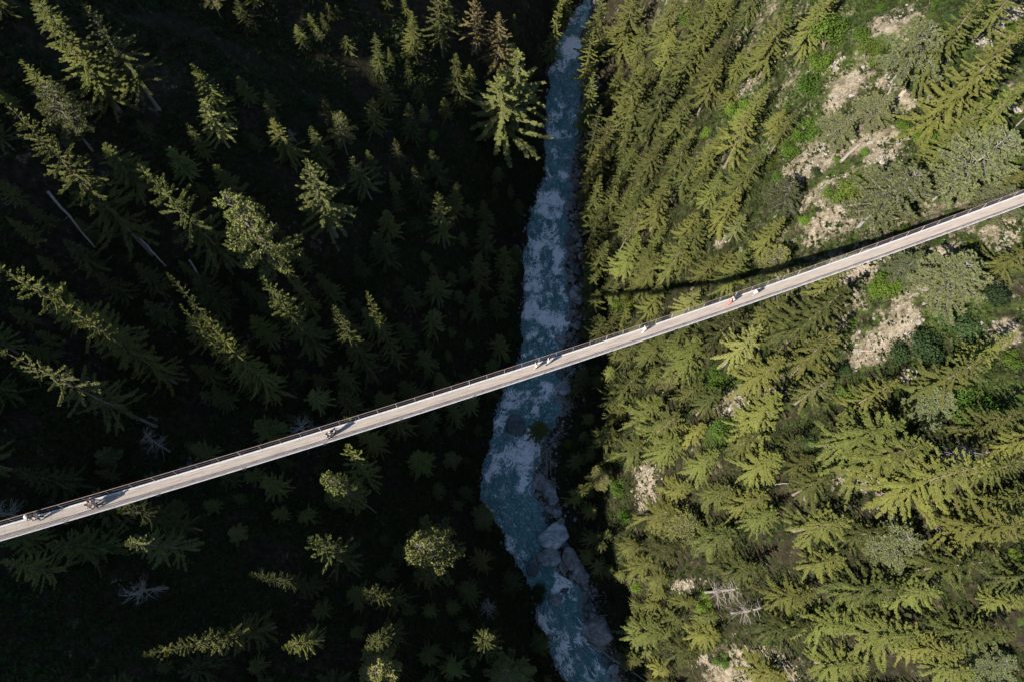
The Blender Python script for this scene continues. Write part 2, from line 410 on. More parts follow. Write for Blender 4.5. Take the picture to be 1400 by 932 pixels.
def river_material():
    m, nt, b, L = new_mat("glacier_water")
    N = nt.nodes.new
    tc = N("ShaderNodeTexCoord")
    uvn = N("ShaderNodeUVMap"); uvn.uv_map = "flow"
    mp = N("ShaderNodeMapping"); mp.inputs["Scale"].default_value = (1, .80, 1); L.new(uvn.outputs[0], mp.inputs["Vector"])
    w1 = N("ShaderNodeTexNoise"); w1.inputs["Scale"].default_value = .35; w1.inputs["Detail"].default_value = 4; L.new(mp.outputs[0], w1.inputs["Vector"])
    ad = N("ShaderNodeVectorMath"); ad.operation = 'MULTIPLY_ADD'; ad.inputs[1].default_value = (5.0, 4.0, 0)
    L.new(w1.outputs["Color"], ad.inputs[0]); L.new(mp.outputs[0], ad.inputs[2])
    def noise(sc, det, rough, src=None, dist=0):
        n = N("ShaderNodeTexNoise"); n.inputs["Scale"].default_value = sc; n.inputs["Detail"].default_value = det; n.inputs["Roughness"].default_value = rough; n.inputs["Distortion"].default_value = dist
        L.new(src or ad.outputs[0], n.inputs["Vector"]); return n.outputs["Fac"]
    def mth(op, a, bb, cl=False):
        x = N("ShaderNodeMath"); x.operation = op; x.use_clamp = cl
        for i, q in enumerate((a, bb)):
            if isinstance(q, (int, float)): x.inputs[i].default_value = q
            else: L.new(q, x.inputs[i])
        return x.outputs[0]
    fo = N("ShaderNodeAttribute"); fo.attribute_name = "foam"
    n1 = noise(.75, 9, .68, dist=.8)
    def ridged(sc, det, k, dist, src=None): return mth('SUBTRACT', 1.0, mth('MULTIPLY', mth('ABSOLUTE', mth('SUBTRACT', noise(sc, det, .62, src, dist), .5), 0), k), True)
    crest = mth('MAXIMUM', ridged(.42, 6, 11.0, 2.0), mth('MULTIPLY', ridged(.95, 6, 9.0, 1.4), .8))
    mp3 = N("ShaderNodeMapping"); mp3.inputs["Scale"].default_value = (1, .16, 1); L.new(uvn.outputs[0], mp3.inputs["Vector"])
    streak = ridged(1.1, 5, 14.0, .8, mp3.outputs[0])
    tot = mth('ADD', mth('ADD', mth('MULTIPLY', crest, .52), mth('MULTIPLY', noise(1.25, 9, .75), .95)), mth('MULTIPLY', fo.outputs["Fac"], .50))
    tot = mth('ADD', tot, mth('MULTIPLY', streak, .12))
    f = mth('MULTIPLY', mth('SUBTRACT', tot, .985), 6.0, True)
    f = mth('ADD', mth('MULTIPLY', f, .92), mth('MULTIPLY', mth('MULTIPLY', streak, noise(.8, 4, .6)), .16), True)
    deep = N("ShaderNodeValToRGB"); e = deep.color_ramp.elements
    e[0].position = .3; e[0].color = (.034, .125, .122, 1); e[1].position = .75; e[1].color = (.10, .26, .24, 1)
    L.new(noise(.35, 7, .6), deep.inputs["Fac"])
    mx = N("ShaderNodeMix"); mx.data_type = 'RGBA'; L.new(f, mx.inputs["Factor"]); L.new(deep.outputs["Color"], mx.inputs["A"]); mx.inputs["B"].default_value = (.95, .91, .85, 1)
    L.new(mx.outputs["Result"], b.inputs["Base Color"])
    rr = mth('ADD', mth('MULTIPLY', f, .5), .12); L.new(rr, b.inputs["Roughness"])
    b.inputs["IOR"].default_value = 1.33
    bp = N("ShaderNodeBump"); bp.inputs["Strength"].default_value = .7; bp.inputs["Distance"].default_value = .35
    L.new(mth('ADD', mth('MULTIPLY', n1, 1.0), mth('MULTIPLY', noise(3.0, 5, .6), .3)), bp.inputs["Height"]); L.new(bp.outputs[0], b.inputs["Normal"])
    return m
uvl = rm.uv_layers.new(name="flow")
_mid = np.column_stack([(xl+xr)/2, ry]); _len = np.concatenate([[0], np.cumsum(np.linalg.norm(np.diff(_mid, axis=0), axis=1))])
_U = (uu[None, :]-.5)*(xr-xl)[:, None]; _V = np.repeat(_len[:, None], nu, 1)
_vi = np.empty(len(rm.loops), np.int32); rm.loops.foreach_get("vertex_index", _vi)
uvl.data.foreach_set("uv", np.stack([_U.ravel()[_vi], _V.ravel()[_vi]], 1).ravel().astype(np.float32))
rm.materials.append(river_material())
tag(link("river", rm), kind="structure")

# ------------------------------------------------------------------ plants: one mesh per variety, copied
V = lambda *a: np.array(a, float)
def nrm(v): return v/(np.linalg.norm(v)+1e-9)

def leafblade(mb, p, d, l, w, up, cross=True, m=0):
    """a brush of needles: two crossed lozenges"""
    s = nrm(np.cross(d, up)); q = p+d*l
    mid = p+d*l*.45
    mb.quad(p, mid+s*w*.5, q, mid-s*w*.5, m)
    if cross:
        n2 = np.cross(s, d)
        mb.quad(p, mid+n2*w*.42, q, mid-n2*w*.42, m)

def spruce(seed, H=20.0, R=3.3, lo=.12, nb=6, dens=1.0, droop=.22, sparse=0.0):
    rs = random.Random(seed)
    cr = MB(); tr = MB()
    bend = V(rs.uniform(-.5, .5), rs.uniform(-.5, .5), 0)
    def axis(t): return bend*t*t*(1-t*.3)+V(0, 0, H*t)
    tr.tube([axis(t) for t in (-.03, 0, .05, .3, .6, .85, 1.0)], [.30*H/20, .26*H/20, .20*H/20, .13*H/20, .08*H/20, .035*H/20, .01], 7)
    nw = int(H*(1-lo)/.78)
    for i in range(nw):
        t = lo+(1-lo)*(i+rs.random()*.5)/nw
        k = (t-lo)/(1-lo)
        Rt = R*(1-k)**.82*(.55+.45*min(1, (k+.12)/.22))+.10
        n = max(4, int(nb+rs.uniform(-1, 1)))
        ph = rs.random()*2*pi
        for j in range(n):
            if rs.random() < sparse: continue
            az = ph+2*pi*j/n+rs.uniform(-.42, .42)
            L = Rt*rs.uniform(.5, 1.18)
            if rs.random() < .06: L *= 1.2
            a0 = -.10+.75*k**2.2; dr = droop*(1.25-k)
            o = axis(t)+V(0, 0, rs.uniform(-.35, .35))
            er = V(cos(az), sin(az), 0); et = V(-sin(az), cos(az), 0)
            cur = rs.uniform(-.25, .25)
            def bp(s): return o+er*L*s+et*L*cur*s*s+V(0, 0, L*(a0*s-dr*s*s*1.3+.22*dr*3*s**4))
            if L > .8: tr.tube([bp(.0), bp(.5), bp(.92)], [.035, .022, .006], 3, cap=False)
            nt_ = max(2, int(L/.19*dens))
            for q in range(nt_):
                s = .05+.95*(q+rs.random()*.6)/nt_
                if s > 1: s = 1
                p = bp(s); ax = nrm(bp(min(s+.05, 1.05))-p)
                tl = (.17+.30*min(1, L/2.6)*sin(pi*min(1, s*.86+.08)))*rs.uniform(.5, 1.35)
                for sd in (-1, 1):
                    d = nrm(ax*.9+et*sd*rs.uniform(.35, .85)+V(0, 0, rs.uniform(-.35, .0)))
                    leafblade(cr, p, d, tl, rs.uniform(.12, .18), V(0, 0, 1))
                    if tl > .36:
                        d2 = nrm(ax*1.1+et*sd*.35+V(0, 0, rs.uniform(-.1, .2)))
                        leafblade(cr, p+d*tl*.4, d2, tl*.5, .14, V(0, 0, 1), False)
                leafblade(cr, p-ax*.05, ax, .34, .20, V(0, 0, 1))
    for q in range(5):
        az = q*1.26
        leafblade(cr, axis(.985), nrm(V(cos(az)*.5, sin(az)*.5, 1)), .5, .16, V(1, 0, 0))
    return tr, cr

def pine(seed, H=18.0, R=3.6, lo=.35, fluff=1.15, nl=52, leafw=.19, wood=.7):
    """loose crown: long bare limbs that carry tufts towards their ends"""
    rs = random.Random(seed)
    cr = MB(); tr = MB()
    bend = V(rs.uniform(-1, 1), rs.uniform(-1, 1), 0)
    def axis(t): return bend*t*t+V(0, 0, H*t)
    tr.tube([axis(t) for t in (-.03, 0, .1, .35, .6, .85, 1.0)], [r*H/18*wood for r in (.36, .31, .26, .2, .14, .07, .02)], 7)
    for i in range(nl):
        k = (i+rs.random())/nl
        t = lo+(1-lo)*k*.98
        L = R*((1-k**1.7)**.6 if lo < .34 or fluff > 1.2 else (1-k)**.72+.08)*rs.uniform(.55, 1.15)*(.6+.4*min(1, k/.2))+.3
        az = i*2.4+rs.uniform(-.4, .4)
        er = V(cos(az), sin(az), 0); et = V(-sin(az), cos(az), 0)
        a0 = .05+.55*k; cur = rs.uniform(-.3, .3)
        o = axis(t)
        def bp(s): return o+er*L*s+et*L*cur*s*s+V(0, 0, L*(a0*s-.25*s*s+.12*s**3))
        tr.tube([bp(0), bp(.35), bp(.7), bp(1)], [.07*wood, .05*wood, .03*wood, .01], 4, cap=False)
        ns = max(3, int(L/.38*fluff))
        for q in range(ns):
            s = .28+.72*q/ns
            p = bp(s)
            for sd in (-1, 1):
                sl_ = (.35+.55*(1-s)*min(1, L/2.5)+.2*rs.random())
                d = nrm(er*.8+et*sd*rs.uniform(.5, 1.2)+V(0, 0, rs.uniform(-.15, .35)))
                e = p+d*sl_
                tr.tube([p, e], [.018*wood, .006], 3, cap=False)
                for c in range(int(9*fluff)):
                    u = rs.uniform(.35, 1.05)
                    c0 = p+d*sl_*u
                    dd = nrm(V(rs.gauss(0, 1), rs.gauss(0, 1), rs.gauss(.5, .8))+d*.8)
                    leafblade(cr, c0, dd, rs.uniform(.16, .34), leafw*rs.uniform(.7, 1.3), nrm(V(rs.gauss(0, 1), rs.gauss(0, 1), 1)), False)
        for c in range(int(9*fluff)):
            dd = nrm(V(rs.gauss(0, 1), rs.gauss(0, 1), rs.gauss(.4, .8)))
            leafblade(cr, bp(1)-dd*.05, dd, rs.uniform(.2, .36), leafw, V(.1, .2, 1), False)
    return tr, cr

def dead(seed, H=15.0, R=2.6):
    rs = random.Random(seed); tr = MB()
    bend = V(rs.uniform(-1, 1), rs.uniform(-1, 1), 0)
    def axis(t): return bend*t*t+V(0, 0, H*t)
    tr.tube([axis(t) for t in (-.03, 0, .1, .35, .6, .85, 1.0)], [.25, .22, .2, .16, .12, .08, .03], 7)
    br = tr
    for i in range(34):
        k = rs.random(); t = .3+.69*k
        L = R*(1-.6*k)*rs.uniform(.4, 1.1); az = rs.random()*2*pi
        er = V(cos(az), sin(az), 0); et = V(-sin(az), cos(az), 0); o = axis(t); cur = rs.uniform(-.4, .4)
        def bp(s): return o+er*L*s+et*L*cur*s*s+V(0, 0, L*(.25*s-.35*s*s))
        br.tube([bp(0), bp(.4), bp(.75), bp(1)], [.055, .04, .025, .008], 4, cap=False)
        for q in range(5):
            s = rs.uniform(.3, .95); p = bp(s); d = nrm(er+et*rs.uniform(-1.2, 1.2)+V(0, 0, rs.uniform(-.3, .3)))
            br.tube([p, p+d*rs.uniform(.3, .9)], [.02, .006], 3, cap=False)
    return tr, br

def shrub(seed, R=2.0, H=2.2, n=1500, leaf=.2):
    rs = random.Random(seed); cr = MB(); tr = MB()
    lobes = []
    for i in range(9):
        a = rs.random()*2*pi; r = R*.62*sqrt(rs.random())
        lobes.append((V(cos(a)*r, sin(a)*r, H*rs.uniform(.35, .72)), R*rs.uniform(.30, .5)))
        tr.tube([V(0, 0, -.3), lobes[-1][0]*.5+V(0, 0, .1), lobes[-1][0]], [.06, .045, .015], 5, cap=False)
    for i in range(n):
        c, r = rs.choice(lobes)
        d = nrm(V(rs.gauss(0, 1), rs.gauss(0, 1), rs.gauss(.25, .9)))
        p = c+d*r*rs.uniform(.55, 1.08)*V(1, 1, .85)
        nn = nrm(d+V(rs.gauss(0, .6), rs.gauss(0, .6), rs.gauss(.4, .5)))
        t = nrm(np.cross(nn, V(rs.gauss(0, 1), rs.gauss(0, 1), rs.gauss(0, 1))))
        leafblade(cr, p, t, leaf*rs.uniform(.7, 1.5), leaf*rs.uniform(.5, .9), nn, False)
    return tr, cr

KINDS = {}
def reg(kind, pairs, mats, H, D):
    out = []
    for i, (tr, cr) in enumerate(pairs):
        if tr is cr:
            out.append((tr.mesh("dead_tree", mats[0], True), None)); continue
        out.append((tr.mesh(kind+"_trunk", mats[0], True), cr.mesh(kind+"_crown", mats[1])))
    KINDS[kind] = (out, H, D)
sp = [spruce(1, nb=7), spruce(2, R=3.0, nb=7, droop=.30), spruce(3, R=3.5, nb=6, droop=.12, sparse=.1), spruce(4, R=3.2, lo=.2, nb=8, droop=.24), spruce(5, R=3.4, lo=.3, nb=6, droop=.16, sparse=.15), spruce(6, R=3.1, lo=.08, nb=7, droop=.33), spruce(7, R=2.7, lo=.1, nb=7, droop=.22), spruce(8, R=3.7, lo=.15, nb=6, droop=.38, sparse=.18)]
reg("spruce", sp, (M_BARK, M_SPRUCE), 20.0, 6.6)
reg("brown", sp[4:5]+sp[2:3], (M_PBARK, M_BROWN), 20.0, 6.6)
pn = [pine(21, R=3.9), pine(22, R=3.7, lo=.42), pine(23, R=4.2, lo=.36, nl=60)]
reg("pine", pn, (M_PBARK, M_PINE), 18.0, 7.2)
reg("larch", [spruce(71, R=3.3, lo=.28, nb=6, droop=.10, sparse=.12), spruce(72, R=3.6, lo=.3, nb=6, droop=.14, sparse=.18)], (M_PBARK, M_PINE), 20.0, 6.8)
gp = [pine(31, R=3.9, lo=.3, fluff=1.35, nl=60), pine(32, R=3.6, lo=.25, fluff=1.3, nl=60)]
reg("grey", gp, (M_GBARK, M_GREY), 18.0, 7.4)
reg("dead", [dead(41), dead(42)], (M_DEAD, M_DEAD), 15.0, 5.0)
sh = [shrub(51), shrub(52, n=1700), shrub(53, H=2.8, n=1700)]
reg("shrub", sh, (M_BARK, M_SHRUB), 2.4, 4.2)
reg("yshrub", sh[:2], (M_BARK, M_SHRUBY), 2.4, 4.2)
reg("dshrub", sh[1:], (M_BARK, M_SHRUBD), 2.4, 4.2)

NAME = dict(spruce="spruce_tree", brown="spruce_tree", pine="pine_tree", grey="pine_tree", dead="dead_tree", larch="pine_tree", shrub="shrub", yshrub="shrub", dshrub="shrub")
CATG = dict(spruce="spruce tree", brown="spruce tree", pine="pine tree", grey="pine tree", dead="dead tree", larch="pine tree", shrub="shrub", yshrub="shrub", dshrub="shrub")
PARTN = {"spruce_tree": ("trunk", "crown"), "pine_tree": ("trunk", "crown"), "dead_tree": ("trunk", "bare_branches"), "shrub": ("stems", "foliage")}
trees = []      # dict(kind, pos, H, D, tip px, label)

# the bridge line (needed to keep crowns clear of it)
def deck_pt(x): return V(x, .3600*x+23.6, 92+.00125*(x-5)**2-.0255*(x-5))
BDIR = nrm(V(1, .36, 0)); BNRM = V(-BDIR[1], BDIR[0], 0)
def clear_height(x, y, D):
    d = abs((x*BNRM[0]+y*BNRM[1])-(23.6*BNRM[1]))
    if d < D*.5+2.5: return deck_pt(x)[2]-3.0-ground(x, y)
    return 99.0

def add(kind, x, y, H, D, label=None, z=None, var=None):
    g = ground(x, y)
    H = min(H, clear_height(x, y, D))
    if H < 1.0: return None
    tip = proj((x, y, g+H)); mid = proj((x, y, g+H*.55))
    trees.append(dict(kind=kind, x=x, y=y, g=g, H=H, D=D, tip=tip, mid=mid, label=label, var=var))
    return trees[-1]

def shade_height(x, y):
    """how high above sea level the forest upsun throws its shade over (x, y)"""
    best = -99.0
    ca, sa, te = cos(SHADOW_AZ), sin(SHADOW_AZ), math.tan(SUN_EL)
    t = 5.0
    while t < 190:
        g = ground(x-ca*t, y-sa*t)+(8.0 if t < 120 else 0)
        best = max(best, g-te*t); t += 2.5
    return best
LITLEN = 10.5
def at_px(kind, px, py, w, label=None, hd=None, var=None):
    """a tree whose tip shows at (px, py) in the photo with a crown w px wide"""
    lit = label and "dim" not in label and "dull" not in label
    shaded = px < 770 and not (py > 480 and px > 690) or px in (800, 831)
    if shaded:
        hd = hd or {"spruce": 3.2 if lit else 2.2, "larch": 3, "brown": 4.6, "pine": 3.3 if lit else 1.8, "dead": 2.2}.get(kind, .5)
    hd = hd or {"spruce": 1.85, "brown": 3.0, "larch": 2, "pine": 1.7, "grey": 1.4, "dead": 2.2}.get(kind, .55)
    if w < 40 and kind == "spruce" and px < 770: hd = hd*1.25
    if 798 < px < 842 and py < 470 and kind == "spruce": hd = 3.4 if py < 250 else 2.3
    D = 5.0; H = D*hd
    for _ in range(5):
        p = hit(px, py, H)
        D = w*proj(p)[2]/F
        H = D*hd
        if kind in ("spruce", "brown", "larch"): H = min(max(H, 7), 27)
        elif kind in ("pine", "grey", "dead"): H = min(max(H, 6), 22)
        if lit and shaded and kind in ("spruce", "brown", "pine", "larch"):
            for _k in range(4):
                need = shade_height(p[0], p[1])+LITLEN*min(1.3, w/60)-ground(p[0], p[1])
                H = .5*H+.5*min(max(need, 9), 36) if _k else min(max(need, 9), 36)
                p = hit(px, py, H)
            D *= 1.2
            if H < need-3: print("SHADE", px, py, round(H, 1), round(need, 1))
    return add(kind, p[0], p[1], H, D, label, var=var)

LA, SP, PI, GR, DE, BR, SH, YS, DS = "larch", "spruce", "pine", "grey", "dead", "brown", "shrub", "yshrub", "dshrub"
LISTED = [
 # --- shaded slope, crowns that catch the sun
 (SP,45,-6,110,"broad feathery spruce at the upper corner of the shaded slope"),
 (LA,128,16,80,"loose pine with bare grey limbs fanned out beside the feathery corner spruce"),
 (SP,18,150,100,"long armed spruce at the edge of the shaded slope, below the feathery corner spruce"),
 (SP,198,202,85,"ragged half lit spruce uphill of the pine with a bare pale trunk"),
 (PI,325,262,84,"rounded pine with a bare pale trunk standing out from the dark slope"),
 (LA,412,208,84,"tall pale lit pine leaning away from the river on the dark slope"),
 (SP,270,90,55,"dim grey green spruce in deep shade above the pine with a bare pale trunk"),
 (SP,0,338,95,"lit spruce with drooping tips at the photo's edge, above the bridge's low end"),
 (SP,60,395,85,"lit spruce just downhill of the lit edge spruce with drooping tips"),
 (SP,112,440,60,None),(LA,5,470,90,"grey limbed pine spreading at the photo's edge above the white-capped pair"),
 (DE,150,446,55,"dim grey bare topped tree below the lit spruces near the edge"),
 (SP,223,380,52,"small bright spruce, upper of a pair standing alone in the dark"),
 (SP,236,428,45,"small bright spruce, lower of a pair standing alone in the dark"),
 (SP,276,438,68,"bright fan shaped spruce pointing away from the river above the trio on the bridge"),
 (SP,330,500,55,None),(SP,373,332,34,"slim lit spruce directly below the pine with a bare pale trunk"),
 (SP,366,368,68,"bright conical spruce midway up the shaded slope"),
 (SP,438,368,46,None),(SP,462,416,60,"brightest yellow green spruce on the shaded slope, above the trio on the bridge"),
 (SP,511,403,40,"short lit spruce on the river side of the brightest yellow green spruce"),
 (DE,395,571,60,"white dead tree with star shaped limbs just above the bridge"),
 (DE,187,595,48,"pale star shaped dead tree in the dark above the bridge"),
 (SP,264,609,44,None),(SP,475,547,46,"small lit spruce crown peeping out just above the bridge near the trio"),
 (SP,558,14,40,"narrow lit spruce like a spearhead near the top edge"),(SP,511,50,28,"tiny bright spruce tip rising from the dark beside the spearhead spruce"),
 (SP,621,74,48,"narrow bright spruce between the spearhead spruce and the twin riverside pines"),
 (SP,597,-14,54,"lit spruce cut by the top edge between spearhead spruce and brown tinged trees"),
 (BR,650,-6,46,"tall brown tinged spruce with a long bare trunk near the top edge"),(BR,682,18,58,"rounder brown tinged spruce next to the tall brown tinged one"),
 (LA,713,72,84,"taller and farther of the twin light pines beside the river"),(LA,694,112,118,"broad and nearer of the twin light pines beside the river, with pale limbs"),
 (SP,759,-8,36,"slim spruce overhanging the bank where the river leaves the top edge"),
 (SP,498,118,45,None),(SP,563,76,42,None),(SP,570,233,42,"dull olive spruce beside the bright stubby spruce above the dark slope's centre"),
 (SP,597,257,46,"bright stubby spruce with few stout boughs, left of the river narrows"),
 (SP,654,345,45,None),(SP,690,368,36,None),(SP,580,478,42,None),(SP,604,512,40,None),(SP,540,190,36,None),
 (SP,86,674,60,"olive lit spruce just above the bridge beside the white-capped pair"),(SP,20,640,70,None),(SP,65,735,80,None),
 (SP,5,775,60,None),(LA,172,732,85,"dim grey limbed pine, below the bridge group with long shadows"),(DE,170,800,60,"dim grey skeleton tree below the dim grey limbed pine"),
 (SP,357,655,52,None),(PI,460,655,44,"small dead looking grey pine right under the bridge below the trio"),(SP,458,612,52,"lit spruce poking out from under the bridge at the trio"),(PI,440,692,46,None),
 (SP,364,716,60,None),(SP,415,750,66,"lime green lit crown below the bridge, uphill of the round lit pine"),(SP,350,793,52,"small lime lit crown just downhill of the larger lime green crown"),(SP,320,750,55,None),
 (SP,240,870,76,"low lit spruce alone in the darkest lower corner area"),(SP,364,885,48,"star shaped thin spruce seen from straight above near the bottom edge"),(SP,479,818,44,None),
 (PI,585,733,84,"round lit pine standing alone on the shaded slope below the bridge"),(SP,577,784,46,None),(SP,515,821,48,"lit spruce star, upper of two near the bottom edge"),(SP,552,832,28,None),
 (SP,505,870,52,"lit spruce star, lower of two near the bottom edge"),(PI,510,917,64,None),(SP,580,897,40,None),(SP,664,897,54,"olive round topped spruce by the bottom edge beside the last river bend"),(PI,702,925,64,"loose lit pine at the very bottom edge beside the last river bend"),
 (SP,638,811,46,"dim spider like spruce seen from above uphill of the river rapids"),(SP,522,777,38,None),(PI,455,660,60,None),
 # --- river bank strip
 (SP,800,660,30,"small star shaped lit spruce alone on the shaded river bank"),(SP,831,741,24,"tiny lit spruce tip in the bank shade below the star shaped one"),(SP,741,572,44,"olive spruce overhanging the river beside the round boulder"),
 # --- sunlit slope, from the top
 (SP,824,-4,60,None),(SP,870,-16,75,None),(SP,925,-10,60,None),(SP,884,92,84,None),(SP,915,98,80,None),(SP,945,62,60,None),(SP,838,162,52,None),(SP,850,92,44,None),
 (SP,903,178,66,None),(SP,945,218,60,None),(SP,882,250,72,None),(SP,917,252,66,None),(SP,840,255,46,None),(SP,811,40,46,None),(SP,813,100,44,None),(SP,818,150,46,None),(SP,815,200,46,None),(SP,822,232,46,None),(SP,818,285,44,None),(SP,815,325,40,None),(SP,812,372,38,None),(SP,812,430,40,None),(SP,773,-24,46,"dim spruce closing off the river's far end at the top edge"),(SP,824,335,50,None),(SP,868,325,62,None),(SP,817,398,42,None),(SP,824,443,56,"bright spruce touching the bridge's upper side where the river bank begins"),
 (SP,975,-6,66,None),(SP,968,22,70,None),(SP,1006,36,70,None),(SP,985,84,60,None),(SP,940,130,60,None),(SP,1033,150,72,None),(SP,978,184,66,None),(SP,1037,206,72,None),(SP,1008,262,60,None),(SP,965,306,62,None),(SP,1088,8,76,"lit spruce right beside the big bright green bush at the top edge"),
 (SP,1060,34,56,None),(SP,1140,-12,62,None),(GR,1092,252,60,"grey green pine at the foot of the wide bare rock gully"),(SP,1070,300,54,None),(SP,900,348,60,None),(SP,934,330,70,None),(SP,975,350,56,None),(SP,1023,352,60,None),(PI,1071,340,50,"bluish round pine crown just above the bridge shadow"),
 (SP,903,395,50,None),(SP,1395,34,130,"huge long boughed spruce filling the upper corner of the sunlit slope"),(SP,1350,-10,100,None),(SP,1356,146,90,None),(SP,1404,108,90,None),
 (GR,1160,152,56,"grey pine, upper of two leaning over the wide bare rock gully"),(GR,1207,130,52,None),(GR,1282,30,90,"big bleached grey pine above the long fallen trunk"),(GR,1250,232,110,"largest grey green pine, on the slope above the bridge"),(GR,1366,190,110,"wide grey green pine at the photo's edge above the bridge"),(GR,1395,250,70,None),
 # below the bridge
 (SP,798,508,40,"lone bright spruce at the river bank just under the bridge"),(SP,865,508,82,"star topped spruce with full fan of boughs just under the bridge near the river"),(SP,838,585,50,None),(SP,900,545,66,None),(SP,922,562,88,None),(SP,903,462,60,None),(SP,879,602,60,None),
 (SP,1006,428,84,"star topped spruce just under the bridge near the walker in red"),(SP,961,470,72,None),(SP,940,450,50,None),(LA,1037,450,80,"pale larch like pine with white limbs under the bridge"),(SP,1078,408,58,None),(SP,1157,394,110,"widest spruce directly under the bridge on the upper slope"),(SP,1147,462,92,None),(SP,1071,484,82,None),
 (SP,1088,541,108,None),(SP,985,536,62,None),(GR,1342,360,100,"big pale grey green pine just below the bridge's far end"),(GR,1250,350,56,None),(SP,1349,493,100,None),(SP,1229,562,116,None),(SP,1270,590,130,None),(GR,1294,548,60,"pale grey round pine above the wide layered spruces"),
 (SP,927,600,64,None),(SP,960,580,50,None),(SP,1040,590,60,None),(SP,1349,630,150,"huge wide layered spruce filling the edge of the sunlit slope below the bridge"),(SP,1140,655,72,None),(SP,940,658,54,None),(SP,999,662,58,None),(SP,1068,699,64,None),(SP,1157,707,94,None),(SP,1002,728,80,None),(PI,944,712,56,None),
 (SP,1208,724,66,None),(GR,1250,742,76,None),(SP,1349,772,120,None),(SP,1225,801,104,"star topped spruce with white centre low on the sunlit slope"),(SP,1280,806,80,None),(SP,1040,776,82,None),(SP,1105,813,74,None),(DE,1000,806,60,"dead snag with forked white limbs low on the sunlit slope"),(DE,1037,838,50,"white dead pine top beside the forked snag"),
 (SP,1157,848,80,None),(SP,1105,864,88,None),(SP,1250,870,112,None),(SP,1310,883,80,None),(SP,1377,864,92,None),(SP,950,895,62,None),(GR,1377,912,60,None),(SP,930,850,60,None),(SP,920,690,74,None),(SP,925,745,76,None),(SP,890,770,56,None),(SP,905,866,86,"spruce with sharply combed boughs beside the last river bend"),(SP,980,870,60,None),(SP,875,905,50,None),(SP,1180,915,80,None),(SP,1075,925,70,None),(SP,1405,700,110,None),(SP,1400,560,80,None),
 # shrubs
 (SH,1145,38,74,"big bright green rounded bush at the top of the rock gully"),(SH,1128,75,50,None),(SH,1112,113,54,None),(SH,1105,172,50,None),(YS,1195,65,46,None),(SH,1180,48,40,None),(YS,1184,247,60,"yellow green bush below the wide bare rock gully"),(SH,1147,254,48,None),(SH,1013,141,44,None),(SH,968,175,34,None),
 (SH,1222,379,58,"green bush between the two bare rock patches under the bridge"),(SH,1205,395,40,None),(DS,1308,427,70,"large dark green bush below the pale grey green pine"),(DS,1285,470,70,None),(DS,1243,475,56,None),(DS,1330,450,60,None),(DS,1380,400,60,None),(SH,1349,547,80,None),(SH,1385,570,60,None),(SH,982,516,50,"bright green bush beside the orange scree patch"),(SH,999,590,56,"vivid green bush below the orange scree patch"),
 (SH,814,605,34,None),(SH,838,588,34,None),(YS,845,620,40,None),(SH,849,665,32,None),(YS,826,640,26,None),(SH,860,705,30,None),(YS,900,600,40,None),(SH,1270,180,44,None),(SH,1235,175,30,None),(DS,1250,110,40,None),(SH,1085,200,40,None),(YS,1060,215,34,None),(SH,1167,530,50,None),(YS,1190,235,30,None),
 (DS,1310,100,50,None),(SH,940,25,30,None),(YS,865,405,36,None),(SH,845,420,34,None),(SH,1255,650,40,None),(DS,1110,600,40,None),(SH,965,820,40,None),(SH,990,900,34,None),(SH,870,800,34,None),(SH,1060,880,30,None),
 (DS,735,815,40,"dull olive bush hanging over the dark rapids"),(DS,560,300,40,None),(DS,700,300,40,None),(DS,630,260,34,None),(DS,420,130,40,None),(SH,590,185,24,"faint green bush glowing in the shade above the stubby spruces"),
]
for r in LISTED:
    at_px(r[0], r[1], r[2], r[3], r[4] if len(r) > 4 else None)

# fill the rest of the two slopes
def free(x, y, rad, kinds=None):
    for t in trees:
        if kinds and t["kind"] not in kinds: continue
        if (t["x"]-x)**2+(t["y"]-y)**2 < (rad+t["D"]*.5*.62)**2: return False
    return True
frs = random.Random(5)
n_fill = 0
for _ in range(9000):
    x = frs.uniform(-150, 125); y = frs.uniform(-75, 150)
    l, r_ = float(xl_(y)), float(xr_(y))
    left = x < l
    if l-2.5 < x < r_+8: continue
    g = ground(x, y)
    u, v, dep = proj((x, y, g+10))
    if dep < 20: continue
    inframe = -60 < u < 1460 and -60 < v < 1000
    if not inframe: continue
    if left:
        D = frs.choice([frs.uniform(2.4, 4), frs.uniform(4.6, 7.4), frs.uniform(5.4, 8.2)]); H = D*frs.uniform(1.5, 2.1)
        if vnoise(x, y, 11, 55) < -.42: continue
    else:
        if rock_at(x, y) > .12: continue
        if u > 1040 and v < 520 and frs.random() < .85: continue
        D = frs.uniform(4.6, 7.6); H = D*frs.uniform(1.5, 2.2)
        if x < r_+13:
            D *= .75; H *= .62 if v > 470 else 1.35
    if not free(x, y, D*.5*(.72 if left else .31)): continue
    k = SP if frs.random() < .91 else (LA if frs.random() < .5 else PI) if frs.random() < .94 else DE
    if add(k, x, y, H, D): n_fill += 1
# no unlisted crown stands in the sun of the listed lit ones
_te = math.tan(SUN_EL)
for T in trees:
    if not T["label"] or "dim" in T["label"] or "dull" in T["label"] or T["kind"] in (DE, SH, YS, DS, GR) or T["x"] > float(xr_(T["y"]))+12: continue
    lowz = T["g"]+T["H"]-LITLEN
    for O in list(trees):
        if O is T or O["label"]: continue
        dx, dy = O["x"]-T["x"], O["y"]-T["y"]
        t = -(dx*cos(SHADOW_AZ)+dy*sin(SHADOW_AZ)); lat = abs(dx*sin(SHADOW_AZ)-dy*cos(SHADOW_AZ))
        if 0 < t < 95 and lat < O["D"]*.4+T["D"]*.4:
            allow = lowz+t*_te-O["g"]
            if O["H"] > allow:
                if allow < 4: trees.remove(O)
                else: O["D"] *= (allow/O["H"])**.5; O["H"] = allow
